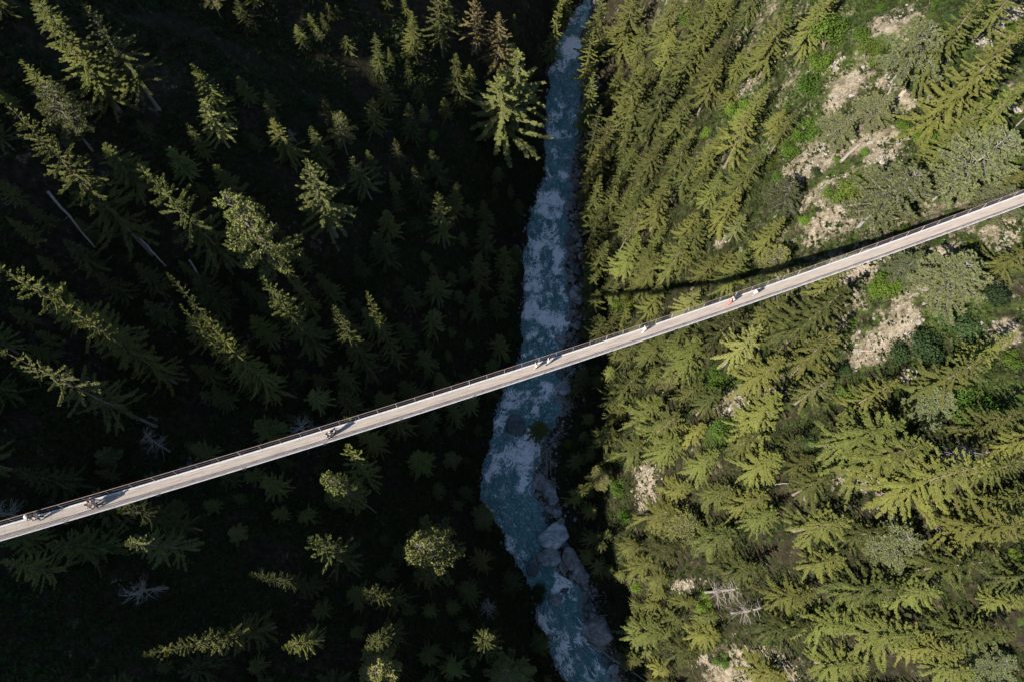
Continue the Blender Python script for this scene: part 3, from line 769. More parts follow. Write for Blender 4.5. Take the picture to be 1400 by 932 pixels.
# low bushes in the gaps of the sunlit side
for _ in range(3000):
    x = frs.uniform(10, 110); y = frs.uniform(-60, 120)
    if x < float(xr_(y))+5: continue
    u, v, dep = proj((x, y, ground(x, y)+1))
    if not (-20 < u < 1420 and -20 < v < 950): continue
    rk = rock_at(x, y)
    if rk > .6: continue
    gully = u > 1020 and v < 520
    if not gully and frs.random() < .6: continue
    D = frs.uniform(1.4, 4.4) if gully else frs.uniform(1.4, 3.2)
    if not free(x, y, D*.55): continue
    add(frs.choice([SH, YS, SH, DS]), x, y, D*.55, D)
    if sum(t["kind"] in (SH, YS, DS) for t in trees) > 292: break
_cnt = {}
for t in trees: _cnt[NAME[t["kind"]]] = _cnt.get(NAME[t["kind"]], 0)+1
print("PLANTS", _cnt)

# landmarks used to tell look-alike plants apart
MARKS = [("the pair in mid-bridge over the river",743,494),("the trio on the bridge",450,590),("the bridge group with long shadows",120,686),("the white-capped pair on the bridge",38,707),
 ("the walker above the star topped spruce",883,447),("the walker in red on the bridge",1001,409),("the round boulder in the river",705,583),("the largest pale shore boulder",758,732),("the twin riverside pines",705,130),
 ("the brown tinged spruces",665,30),("the pine with a bare pale trunk",328,290),("the tall pale leaning pine",430,250),("the star shaped bank spruce",800,660),("the round lit pine",585,750),("the river's top end",778,30),
 ("the river's bottom end",800,900),("the wide bare rock gully",1133,206),("the long fallen trunk",1270,100),("the bridge shadow on bare rock",1160,300),("the long bare rock strip",1263,379),("the pale rock patch mid slope",1212,465),
 ("the orange scree patch",1020,547),("the narrow rust scree",882,664),("the red soil hollow",1171,646),("the bare patch at the bottom edge",1023,914),("the white dead tree by the bridge",395,571),("the forked dead snag",1000,813),
 ("the feathery corner spruce",60,50),("the long armed edge spruce",50,220),("the lone bright spruce pair",232,410),("the brightest yellow green spruce",470,450),("the dim grey limbed pine",200,760),("the lowest lit spruce in the dark",240,880),
 ("the star shaped spruce near the bottom edge",364,885),("the two lit spruce stars",508,850),("the stubby bright spruce",600,290),("the spearhead spruce",560,40),("the big bright green bush",1145,40),("the largest grey green pine",1250,240),
 ("the bridge end by the pale pine",1345,300),("the huge layered spruce",1310,650),("the white centred star spruce",1225,801),("the huge corner spruce",1370,80),("the paddle of rapids below the bridge",700,640),("the lime green lit crown",415,756),("the fan shaped lit spruce",300,470)]
ORD = ["nearest", "second", "third", "fourth", "fifth", "sixth", "seventh", "eighth", "ninth", "tenth", "eleventh", "twelfth", "thirteenth", "fourteenth"]
def relation(dx, dy, left):
    if abs(dy) > abs(dx)*1.0: return "above" if dy < 0 else "below"
    toward_river = (dx > 0) == left
    return "riverward of" if toward_river else "uphill of"
LOOK = dict(spruce="spruce", brown="brown spruce", pine="loose limbed pine", grey="grey green pine", dead="bare dead tree", larch="light pine", shrub="green bush", yshrub="yellow green bush", dshrub="dark green bush")
def make_labels(items):
    cells = {}
    for t in items:
        u, v = t["mid"][0], t["mid"][1]
        best = sorted(MARKS, key=lambda m: (m[1]-u)**2+(m[2]-v)**2)[0]
        left = t["x"] < float(xl_(t["y"]))
        rel = relation(u-best[1], v-best[2], left)
        shade = "shaded" if left or t["x"] < float(xr_(t["y"]))+9 else "sunlit"
        if t.get("label"): continue
        cells.setdefault((shade, LOOK[t["kind"]], rel, best[0]), []).append(((u-best[1])**2+(v-best[2])**2, t))
    for (shade, look, rel, mk), lst in cells.items():
        lst.sort(key=lambda a: a[0])
        for i, (_, t) in enumerate(lst):
            if len(lst) == 1: t["label"] = f"{shade} {look} {rel} {mk}"
            else:
                t["label"] = f"{shade} {look}, {ORD[min(i, 13)]} {rel} {mk}"
SPR = sorted([t for t in trees if t["kind"] in (SP, BR)], key=lambda t: (0 if t["label"] else 1, -(t["D"]*t["H"])**.5/max(t["tip"][2], 1)*(1 if t["x"] > float(xr_(t["y"])) else .8)))
print("SPRUCES", len(SPR))
REST = SPR[298:]
_rid = set(id(t) for t in REST)
trees = [t for t in trees if id(t) not in _rid]
make_labels(trees)

GROUPS = {"spruce_tree": "spruces covering the gorge slopes", "pine_tree": "pines scattered among the spruces", "dead_tree": "dead trees standing in the forest", "shrub": "bushes growing on the gorge slopes"}
prs = random.Random(99)
for t in trees:
    variants, H0, D0 = KINDS[t["kind"]]
    tm, cm = variants[prs.randrange(len(variants))]
    nm = NAME[t["kind"]]
    root = empty(nm, (t["x"], t["y"], t["g"]-.1)) if cm else link(nm, tm)
    root.location = (t["x"], t["y"], t["g"]-.1)
    root.rotation_euler = (prs.gauss(0, .035), prs.gauss(0, .035), prs.uniform(0, 2*pi))
    sxy = t["D"]/D0
    root.scale = (sxy*prs.uniform(.94, 1.06), sxy*prs.uniform(.94, 1.06), t["H"]/H0)
    if cm:
        a, b_ = PARTN[nm]
        link(a, tm, root); link(b_, cm, root)
    tag(root, t["label"], CATG[t["kind"]], GROUPS[nm])

# the spruces past the three hundred largest: one mass
def rest_forest(lst):
    if not lst: return
    me = bpy.data.meshes.new("forest")
    me.from_pydata([(t["x"], t["y"], t["g"]-.1) for t in lst], [], [])
    a = me.attributes.new("size", 'FLOAT_VECTOR', 'POINT')
    v = []
    for t in lst: v += [t["D"]/6.6, t["D"]/6.6, t["H"]/20.0]
    a.data.foreach_set("vector", v)
    o = link("forest", me)
    ng = bpy.data.node_groups.new("spruces", 'GeometryNodeTree')
    ng.interface.new_socket("Geometry", in_out='INPUT', socket_type='NodeSocketGeometry')
    ng.interface.new_socket("Geometry", in_out='OUTPUT', socket_type='NodeSocketGeometry')
    N = ng.nodes.new; L = ng.links
    gi = N("NodeGroupInput"); go = N("NodeGroupOutput"); jn = N("GeometryNodeJoinGeometry")
    at = N("GeometryNodeInputNamedAttribute"); at.data_type = 'FLOAT_VECTOR'; at.inputs["Name"].default_value = "size"
    rv = N("FunctionNodeRandomValue"); rv.data_type = 'FLOAT_VECTOR'; rv.inputs[0].default_value = (0, 0, 0); rv.inputs[1].default_value = (0.05, .05, 6.28)
    src = {}
    for ob in COL.objects:
        if ob.type == 'MESH' and ob.parent and ob.parent.name.startswith("spruce_tree") and ob.data.name.startswith("spruce_"):
            src.setdefault(ob.data.name, ob)
    crowns = [k for k in src if "crown" in k][:4]
    for i, k in enumerate(crowns):
        sel = N("FunctionNodeRandomValue"); sel.data_type = 'INT'; sel.inputs[4].default_value = 0; sel.inputs[5].default_value = len(crowns)-1; sel.inputs["Seed"].default_value = 5
        cmp = N("FunctionNodeCompare"); cmp.data_type = 'INT'; cmp.operation = 'EQUAL'
        L.new(sel.outputs[2], cmp.inputs[2]); cmp.inputs[3].default_value = i
        for kk in (k, k.replace("crown", "trunk")):
            if kk not in src: continue
            oi = N("GeometryNodeObjectInfo"); oi.inputs["Object"].default_value = src[kk]; oi.inputs["As Instance"].default_value = True
            ip = N("GeometryNodeInstanceOnPoints")
            L.new(gi.outputs[0], ip.inputs["Points"]); L.new(cmp.outputs[0], ip.inputs["Selection"]); L.new(oi.outputs["Geometry"], ip.inputs["Instance"])
            L.new(rv.outputs[0], ip.inputs["Rotation"]); L.new(at.outputs[0], ip.inputs["Scale"]); L.new(ip.outputs[0], jn.inputs[0])
    L.new(jn.outputs[0], go.inputs[0])
    md = o.modifiers.new("spruces", 'NODES'); md.node_group = ng
    tag(o, "mass of smaller spruces filling in between the larger ones on both slopes", "forest", kind="stuff")
rest_forest(REST)

# ------------------------------------------------------------------ undergrowth: ferns and seedlings nobody could count
def undergrowth():
    N = 62000
    pts = []
    rs = np.random.RandomState(3)
    while len(pts) < N:
        x = rs.uniform(-95, 85); y = rs.uniform(-50, 125)
        if float(xl_(y))-1.0 < x < float(xr_(y))+5.5: continue
        u, v, d = proj((x, y, ground(x, y)))
        if not (-15 < u < 1415 and -15 < v < 950): continue
        if x > 0 and rock_at(x, y) > .5 and rs.rand() < .5: continue
        if vnoise(x, y, 4, 77) < -.45: continue
        pts.append((x, y))
    pts = np.array(pts)
    g = np.array([ground(x, y) for x, y in pts])
    n = len(pts); K = 7
    c = np.repeat(np.column_stack([pts, g]), K, 0)
    size = np.repeat(rs.uniform(.18, .62, n)*(1+.6*(rs.rand(n) < .12)), K)
    az = rs.uniform(0, 2*pi, n*K); el = rs.uniform(.1, .9, n*K)
    d = np.column_stack([np.cos(az)*np.cos(el), np.sin(az)*np.cos(el), np.sin(el)])
    s = np.column_stack([-np.sin(az), np.cos(az), np.zeros(n*K)])
    c = c+d*.05+rs.uniform(-.25, .25, (n*K, 3))*np.array([1, 1, .2])
    L = size[:, None]; W = size[:, None]*.32
    v0 = c; v1 = c+d*L*.5+s*W; v2 = c+d*L-np.array([0, 0, .1])*L; v3 = c+d*L*.5-s*W
    co = np.stack([v0, v1, v2, v3], 1).reshape(-1, 3).astype(np.float32)
    me = bpy.data.meshes.new("undergrowth")
    me.vertices.add(len(co)); me.vertices.foreach_set("co", co.ravel())
    nq = n*K
    me.loops.add(nq*4); me.loops.foreach_set("vertex_index", np.arange(nq*4, dtype=np.int32))
    me.polygons.add(nq); me.polygons.foreach_set("loop_start", np.arange(0, nq*4, 4, dtype=np.int32))
    me.update(calc_edges=True)
    me.materials.append(foliage("fern_leaves", (.009, .019, .005), (.042, .060, .011), scale=.22, trans=.3))
    tag(link("undergrowth", me), "low ferns and seedlings covering the forest floor of both slopes", "undergrowth", kind="stuff")
undergrowth()

# ------------------------------------------------------------------ boulders, shingle, logs
def rock_mat(name, c1, c2):
    m, nt, b, L = new_mat(name)
    N = nt.nodes.new
    tc = N("ShaderNodeTexCoord"); n = N("ShaderNodeTexNoise"); n.inputs["Scale"].default_value = 3.2; n.inputs["Detail"].default_value = 12; n.inputs["Roughness"].default_value = .75; n.inputs["Distortion"].default_value = .8
    L.new(tc.outputs["Object"], n.inputs["Vector"])
    r = N("ShaderNodeValToRGB"); e = r.color_ramp.elements; e[0].position = .38; e[0].color = (*c1, 1); e[1].position = .62; e[1].color = (*c2, 1)
    L.new(n.outputs["Fac"], r.inputs["Fac"]); L.new(r.outputs["Color"], b.inputs["Base Color"])
    b.inputs["Roughness"].default_value = .85
    bp = N("ShaderNodeBump"); bp.inputs["Strength"].default_value = 1.0; bp.inputs["Distance"].default_value = .5
    L.new(n.outputs["Fac"], bp.inputs["Height"]); L.new(bp.outputs[0], b.inputs["Normal"])
    return m
M_ROCK = rock_mat("grey_granite", (.10, .105, .10), (.50, .51, .49))
M_ROCKB = rock_mat("pale_granite", (.20, .21, .20), (.74, .76, .74))
M_ROCKD = rock_mat("dark_wet_rock", (.05, .06, .06), (.18, .19, .19))
M_ROCKP = rock_mat("rusty_rock", (.09, .088, .078), (.42, .40, .36))
def boulder_mesh(seed, flat=.6):
    rs = np.random.RandomState(seed)
    import bmesh
    bm = bmesh.new(); bmesh.ops.create_icosphere(bm, subdivisions=4, radius=.5)
    planes = [(nrm(rs.normal(size=3)), rs.uniform(.30, .46)) for _ in range(11)]
    off = rs.uniform(0, 50)
    for v in bm.verts:
        p = np.array(v.co)
        for n_, d_ in planes:
            k = p @ n_-d_
            if k > 0: p = p-n_*k*.88
        q = p+off
        p = p*(1+.07*float(vnoise(q[0]*1+q[2]*.7, q[1], .35, seed))+.03*float(vnoise(q[0]+q[2], q[1]-q[2], .12, seed+2)))
        p[2] *= flat
        v.co = p
    me = bpy.data.meshes.new("boulder"); bm.to_mesh(me); bm.free()
    me.polygons.foreach_set("use_smooth", [True]*len(me.polygons))
    return me
BM = [boulder_mesh(200+i, .55+.1*(i % 3)) for i in range(6)]
BMESH = {}
def boulder(px, py, w, h, rot=0, label=None, mat=None, i=0, sink=.3, zup=1.0):
    p = unproj(px, py, .4)
    g = max(ground(p[0], p[1]), -.3)
    p = unproj(px, py, g+.4)
    s = proj(p)[2]/F
    mat = mat or M_ROCK
    key = (i % 6, mat.name)
    if key not in BMESH:
        me = BM[i % 6].copy(); me.materials.append(mat); BMESH[key] = me
    o = link("boulder", BMESH[key])
    W, Hh = w*s*1.12, h*s*1.12
    o.scale = (W, Hh, min(W, Hh)*zup)
    o.rotation_euler = (0, 0, radians(rot))
    o.location = (p[0], p[1], g+min(W, Hh)*zup*.12)
    return tag(o, label, "boulder", "boulders along the river")
boulder(758.7,732,46,34,0,"largest pale flat boulder on the river's shore",M_ROCKB,0)
boulder(753.6,761,35,23,5,"flat oval dark topped boulder just below the largest pale one",M_ROCK,1)
boulder(727,776,17,27,-10,"upright narrow bluish boulder in the middle of the channel",M_ROCKD,2)
boulder(705,583,25,31,8,"round dark boulder standing in the river just below the bridge",M_ROCKD,3,zup=1.2)
boulder(742,661,22,34,35,"tilted slab boulder beside the thin log over the shore",M_ROCKP,4)
boulder(752,672,20,26,30,"second tilted slab boulder leaning on the first",M_ROCK,5)
boulder(757,683,15,14,0,"small grey slab below the tilted slab boulders",M_ROCK,0)
boulder(782,763,24,30,20,"brownish boulder uphill of the flat oval one",M_ROCKP,1)
boulder(795,786,26,28,40,"angular purple grey boulder below the brownish one",M_ROCKP,2)
boulder(817,862,40,40,10,"big rough boulder at the bend beside the long log",M_ROCKP,4)
boulder(759,820,20,16,0,"smooth boulder splitting the lower rapids",M_ROCK,5)
boulder(772,806,12,10,0,"small boulder washed by foam in the lower rapids",M_ROCKD,0)
boulder(717,768,7,6,0,"tiny rock beside the upright bluish boulder",M_ROCKD,1)
brs = random.Random(17)
shore = [(777,283,11),(784,296,9),(790,308,8),(779,329,13),(788,322,9),(783,340,8),(792,335,7),(783,363,9),(790,372,7),(781,382,8),(788,401,15),(779,395,8),(793,412,9),(777.6,435,10),(786,428,8),(790,445,9),(769,464,13),(780,459,9),(787,470,8),(792,458,7),
         (767,509,11),(770,530,15),(766,545,13),(775,520,8),(690,600,6),(762,700,9),(752,694,9),(768,712,8),(744,702,8),(790,800,10),(800,815,11),(806,828,9),(801,800,8),(770,775,9),(774,745,9),(811,842,9),(822,885,11),(830,900,12),(838,915,12),(843,928,10),(728,500,6),(720,520,5),(797,390,7),(800,365,7),(795,350,7),(783,270,7),(788,258,6),(785,240,6)]
for k, (x, y, w) in enumerate(shore):
    lm = sorted([m for m in MARKS if m[1] > 640 and m[1] < 860], key=lambda m: (m[1]-x)**2+(m[2]-y)**2)[0]
    boulder(x, y, w*brs.uniform(1.1, 1.6), w*brs.uniform(1.0, 1.4), brs.uniform(0, 180), None, brs.choice([M_ROCK, M_ROCKP, M_ROCKP, M_ROCKD]), k)["_px"] = [float(x), float(y)]
# label the shore stones by rank from the bridge
ups = [o for o in COL.objects if o.name.startswith("boulder") and "label" not in o and o["_px"][1] < 500]
dns = [o for o in COL.objects if o.name.startswith("boulder") and "label" not in o and o["_px"][1] >= 500]
_ordw = ["nearest","second","third","fourth","fifth","sixth","seventh","eighth","ninth","tenth","eleventh","twelfth","thirteenth","fourteenth","fifteenth","sixteenth","seventeenth","eighteenth","nineteenth","twentieth","twenty-first","twenty-second","twenty-third","twenty-fourth","twenty-fifth","twenty-sixth","twenty-seventh","twenty-eighth","twenty-ninth","thirtieth"]
for lst, wd in ((sorted(ups, key=lambda o: -o["_px"][1]), "above"), (sorted(dns, key=lambda o: o["_px"][1]), "below")):
    for i, o in enumerate(lst):
        o["label"] = f"shore stone by the water, {_ordw[i]} {wd} the bridge counting along the river"
for o in ups+dns: del o["_px"]

def shingle():
    mb = MB(); rs = random.Random(8)
    n = 0
    while n < 2400:
        y = rs.uniform(LW[0, 1]+8, LW[-1, 1]-8)
        if rs.random() < .68: x = float(xr_(y))+abs(rs.gauss(0, 2.7))-.7
        else: x = float(xl_(y))-abs(rs.gauss(0, .6))+.1
        g = ground(x, y); s = rs.uniform(.12, .45)*(1.9 if rs.random() < .14 else 1)
        R = np.array(Matrix.Rotation(rs.random()*3, 3, 'Z') @ Matrix.Rotation(rs.uniform(-.4, .4), 3, 'X'))
        b0 = len(mb.v)
        ring = 6
        for (rr, zz) in ((.75, -.3), (1.0, .0), (.6, .32)):
            for k in range(ring):
                a = 2*pi*k/ring
                p = R @ np.array([cos(a)*rr*s*rs.uniform(.8, 1.15), sin(a)*rr*s*.75*rs.uniform(.8, 1.15), zz*s*rs.uniform(.8, 1.2)])
                mb.v.append((x+p[0], y+p[1], max(g, -.1)+.05+p[2]))
        for r in range(2):
            for k in range(ring):
                a = b0+r*ring+k; b = b0+r*ring+(k+1) % ring
                mb.f.append((a, b, b+ring, a+ring)); mb.m.append(0)
        mb.f.append(tuple(b0+2*ring+k for k in range(ring))); mb.m.append(0)
        n += 1
    o = link("gravel", mb.mesh("gravel", M_ROCK, True))
    tag(o, "grey and brownish shingle along both banks of the river", "shingle", kind="stuff")
shingle()
def scree():
    mb = MB(); rs = random.Random(28); n = 0
    while n < 1900:
        p, r = rs.choice(ROCKW); R_ = r*proj(p)[2]/F
        x = p[0]+rs.gauss(0, .6)*R_; y = p[1]+rs.gauss(0, .6)*R_
        if x < float(xr_(y))+4: continue
        g = ground(x, y); s = rs.uniform(.10, .34)*(2.2 if rs.random() < .06 else 1)
        R = np.array(Matrix.Rotation(rs.random()*6, 3, 'Z') @ Matrix.Rotation(rs.uniform(-.7, .7), 3, 'X'))
        b0 = len(mb.v)
        for (rr, zz) in ((.8, -.5), (1.0, .1), (.5, .5)):
            for k in range(5):
                a = 2*pi*k/5
                q = R @ np.array([cos(a)*rr*s*rs.uniform(.7, 1.2), sin(a)*rr*s*.7*rs.uniform(.7, 1.2), zz*s])
                mb.v.append((x+q[0], y+q[1], g+.1+q[2]))
        for r2 in range(2):
            for k in range(5):
                a = b0+r2*5+k; b = b0+r2*5+(k+1) % 5
                mb.f.append((a, b, b+5, a+5)); mb.m.append(0)
        mb.f.append(tuple(b0+10+k for k in range(5))); mb.m.append(0)
        n += 1
    tag(link("rubble", mb.mesh("rubble", rock_mat("scree_stone", (.14, .115, .09), (.50, .46, .40)))), "pale broken stones lying on the bare patches of the sunlit slope", "rubble", kind="stuff")
scree()

def log(x0, y0, x1, y1, r, label, lift=.35, mat=None, cat="log", stubs=6, zs=None):
    a = hit(x0, y0, lift); b = hit(x1, y1, lift)
    a = a.copy(); b = b.copy()
    if zs is None:
        for q in (a, b): q[2] = max(q[2], .25)
    mb = MB(); rs = random.Random(int(x0*7+y0))
    pts = [a+(b-a)*t+V(rs.gauss(0, .05), rs.gauss(0, .05), sin(pi*t)*.05) for t in np.linspace(0, 1, 8)]
    mb.tube([p-a for p in pts], [r*(1-.45*t) for t in np.linspace(0, 1, 8)], 8)
    for k in range(stubs):
        t = rs.uniform(.3, .97); p = a+(b-a)*t-a; d = nrm(np.cross(b-a, V(rs.gauss(0, 1), rs.gauss(0, 1), rs.gauss(.5, 1))))
        mb.tube([p, p+d*rs.uniform(.3, 1.0)+nrm(b-a)*.2], [r*.22, r*.06], 5)
    o = link("fallen_log" if cat == "log" else "fallen_trunk", mb.mesh("log", mat or M_LOG, True))
    o.location = a
    return tag(o, label, cat, "fallen logs in the gorge")
log(729.5,639,765,667,.16,"thin log leaning from the rapids over the tilted slabs",.9)
log(747,612,748,652,.28,"short thick log lying along the bank, beside a thinner twin",.5)
log(752,610,753,650,.16,"thinner twin log lying along the bank",.5)
log(803,876,882,930,.22,"long straight log running down the bank at the last river bend",.9)
log(798,843,831,840,.13,"short thin log behind the big rough boulder",.7)
log(783,891,827,889,.10,"thin pale pole lying across the water near the bottom",.35)
log(728,754,736,781,.20,"short log resting against the upright bluish boulder",1.0)
log(805,814,823,813,.14,"short stub of log above the big rough boulder",.7)
log(795,345,800,383,.13,"thin driftwood pole on the shingle above the bridge",.5)
log(1228,137,1290,50,.42,"long fallen trunk lying down the rock gully at the top",.9,M_LOG,stubs=14)
log(1148,222,1178,196,.32,"short white log lying on the wide bare rock gully",.5,M_DEAD)
log(1205,150,1222,112,.22,"grey dead stem beside the long fallen trunk",.6,M_DEAD)
log(1277,405,1310,394,.30,"brown log below the long bare rock strip",.6)
log(1005,926,1055,905,.25,"pale log on the bare patch at the bottom edge",.5,M_DEAD)
log(1165,480,1205,478,.18,"thin grey log across the pale mid slope rock patch",.5,M_LOG)
log(1060,372,1068,388,.22,"pinkish broken log just above the bridge",.6,M_DEAD)
log(65,262,130,338,.20,"thin dark fallen stem on the shaded slope below the long armed spruce",4.0,M_LOG,stubs=4)
log(190,325,228,365,.17,"pale fallen stem uphill of the pine with a bare pale trunk",5.0,M_LOG,stubs=4)
log(258,355,292,410,.17,"pale fallen stem below the pine with a bare pale trunk",5.0,M_LOG,stubs=4)
log(1045,662,1082,660,.12,"thin white stick in the dark hollow low on the sunlit slope",1.5,M_DEAD,stubs=2)

# ------------------------------------------------------------------ the footbridge
X0, X1 = -75.0, 120.0
SX = BDIR[0]
def frame_at(x):
    p = deck_pt(x); q = deck_pt(x+.1)
    return p, nrm(q-p), BNRM
def sweep(mb, off, zoff, w, h, x0=X0, x1=X1, step=2.0):
    """a rectangular bar that follows the deck at a sideways and vertical offset"""
    xs = np.arange(x0, x1+.01, step); b0 = len(mb.v)
    for x in xs:
        p = deck_pt(x)
        for (a, c) in ((-w/2, -h/2), (w/2, -h/2), (w/2, h/2), (-w/2, h/2)):
            mb.v.append(tuple(p+BNRM*(off+a)+V(0, 0, zoff+c)))
    for i in range(len(xs)-1):
        for k in range(4):
            a = b0+i*4+k; b = b0+i*4+(k+1) % 4
            mb.f.append((a, b, b+4, a+4)); mb.m.append(0)
    mb.f.append((b0+3, b0+2, b0+1, b0)); mb.m.append(0)
    e = b0+(len(xs)-1)*4
    mb.f.append((e, e+1, e+2, e+3)); mb.m.append(0)
def rope(mb, off, zoff, r, n=7, x0=X0, x1=X1):
    mb.tube([deck_pt(x)+BNRM*off+V(0, 0, zoff) for x in np.arange(x0, x1+.01, 2.5)], r, n)

def deck_material():
    m, nt, b, L = new_mat("deck_grating")
    N = nt.nodes.new
    tc = N("ShaderNodeTexCoord")
    mp = N("ShaderNodeMapping"); mp.inputs["Rotation"].default_value = (0, 0, -math.atan(.36)); L.new(tc.outputs["Object"], mp.inputs["Vector"])
    mp2 = N("ShaderNodeMapping"); mp2.inputs["Scale"].default_value = (.25, 4.5, 1); L.new(mp.outputs[0], mp2.inputs["Vector"])
    n = N("ShaderNodeTexNoise"); n.inputs["Scale"].default_value = 1.9; n.inputs["Detail"].default_value = 9; n.inputs["Roughness"].default_value = .7; L.new(mp2.outputs[0], n.inputs["Vector"])
    r = N("ShaderNodeValToRGB"); e = r.color_ramp.elements; e[0].position = .3; e[0].color = (.17, .145, .126, 1); e[1].position = .7; e[1].color = (.38, .33, .288, 1)
    L.new(n.outputs["Fac"], r.inputs["Fac"])
    L.new(r.outputs["Color"], b.inputs["Base Color"])
    b.inputs["Roughness"].default_value = .8; b.inputs["Specular IOR Level"].default_value = .3
    return m
M_DECK = deck_material()
M_GALV = simple("galvanised_steel", (.56, .56, .58), .5, .5, .15, var=.12, scale=4)
M_WIRE = simple("mesh_wire", (.16, .145, .15), .5, .5, .5)
M_RAIL = simple("rail_cable", (.25, .175, .16), .6, .4, .2, var=.2, scale=2)
M_DARKST = simple("dark_steel", (.012, .013, .015), .8, .2, 0)
bridge = empty("suspension_footbridge", deck_pt(0))
tag(bridge, "long narrow suspension footbridge with beige deck and wire mesh sides crossing the gorge", "footbridge")
bloc = bridge.location.copy()
def bpart(name, mb, mat, parent=bridge, label=None, smooth=False):
    o = link(name, mb.mesh(name, mat, smooth), parent)
    if parent is bridge: o.location = -bloc
    if label: o["label"] = label
    return o
DW = 1.14
d = MB()
for x in np.arange(X0, X1, .50*SX*2):            # deck panels, 1 m long with a fine joint
    p, t, n = frame_at(x+.5*SX)
    R = np.column_stack([t, n, np.cross(t, n)])
    d.box(p, .9985, DW, .06, R)
bpart("deck", d, M_DECK)
for off, nm in ((DW/2+.045, "far"), (-DW/2-.045, "near")):
    e = MB(); sweep(e, off, .03, .07, .16); bpart("edge_beam", e, M_GALV)
    c = MB()
    for q in range(3): rope(c, off+math.copysign(.06+.02*q, off), -.12+.075*q, .030)
    bpart("main_cable", c, M_GALV, smooth=True)
    h = MB(); rope(h, math.copysign(DW/2+.28, off), 1.15, .030); bpart("handrail", h, M_RAIL, smooth=True)
    h = MB(); rope(h, math.copysign(DW/2+.20, off), .68, .014, 5); bpart("guard_cable", h, M_WIRE, smooth=True)
    s = math.copysign(1, off)
    # wire mesh panel, leaning outwards
    m_ = MB()
    L0, H0_ = .20, 1.15
    xs = np.arange(X0, X1, L0*SX)
    for i, x in enumerate(xs):
        for dirn in (1, -1):
            a = deck_pt(x)+BNRM*s*(DW/2+.09)+V(0, 0, .10)
            bb = deck_pt(x+dirn*.55*SX)+BNRM*s*(DW/2+.275)+V(0, 0, 1.14)
            t = nrm(bb-a); u = nrm(np.cross(t, BNRM))*.004; w_ = nrm(np.cross(t, u))*.004
            m_.quad(a-u, a+u, bb+u, bb-u); m_.quad(a-w_, a+w_, bb+w_, bb-w_)
    bpart("mesh_panel", m_, M_WIRE)
# posts with their cross beams and the clamps that stick out below
PANEL = 7.91
k = 0
for x in np.arange(-41.9-PANEL*4, X1, PANEL/4):
    if x < X0: k += 1; continue
    p, t, n = frame_at(x)
    main = (k % 4 == 0)
    for s in (-1, 1):
        mb = MB(); mb.tube([p+n*s*(DW/2+.10)+V(0, 0, -.05), p+n*s*(DW/2+.275)+V(0, 0, 1.17)], .014 if not main else .022, 6)
        bpart("post", mb, M_GALV)
    if main:
        cb = MB(); R = np.column_stack([t, n, np.cross(t, n)])
        cb.box(p+V(0, 0, -.12), .12, DW+.46, .12, R)
        beam = bpart("cross_beam", cb, M_DARKST)
        for s in (-1, 1):
            cl = MB(); cl.box(p+n*s*(DW/2+.25)+V(0, 0, -.02), .34, .16, .22, R); cl.tube([p+n*s*(DW/2+.27)+V(0, 0, -.3), p+n*s*(DW/2+.27)+V(0, 0, .14)], .03, 6)
            link("clamp", cl.mesh("clamp", M_DARKST), beam)
    else:
        cb = MB(); R = np.column_stack([t, n, np.cross(t, n)])
        cb.box(p+V(0, 0, -.09), .06, DW+.2, .08, R); bpart("joist", cb, M_DARKST)
    k += 1

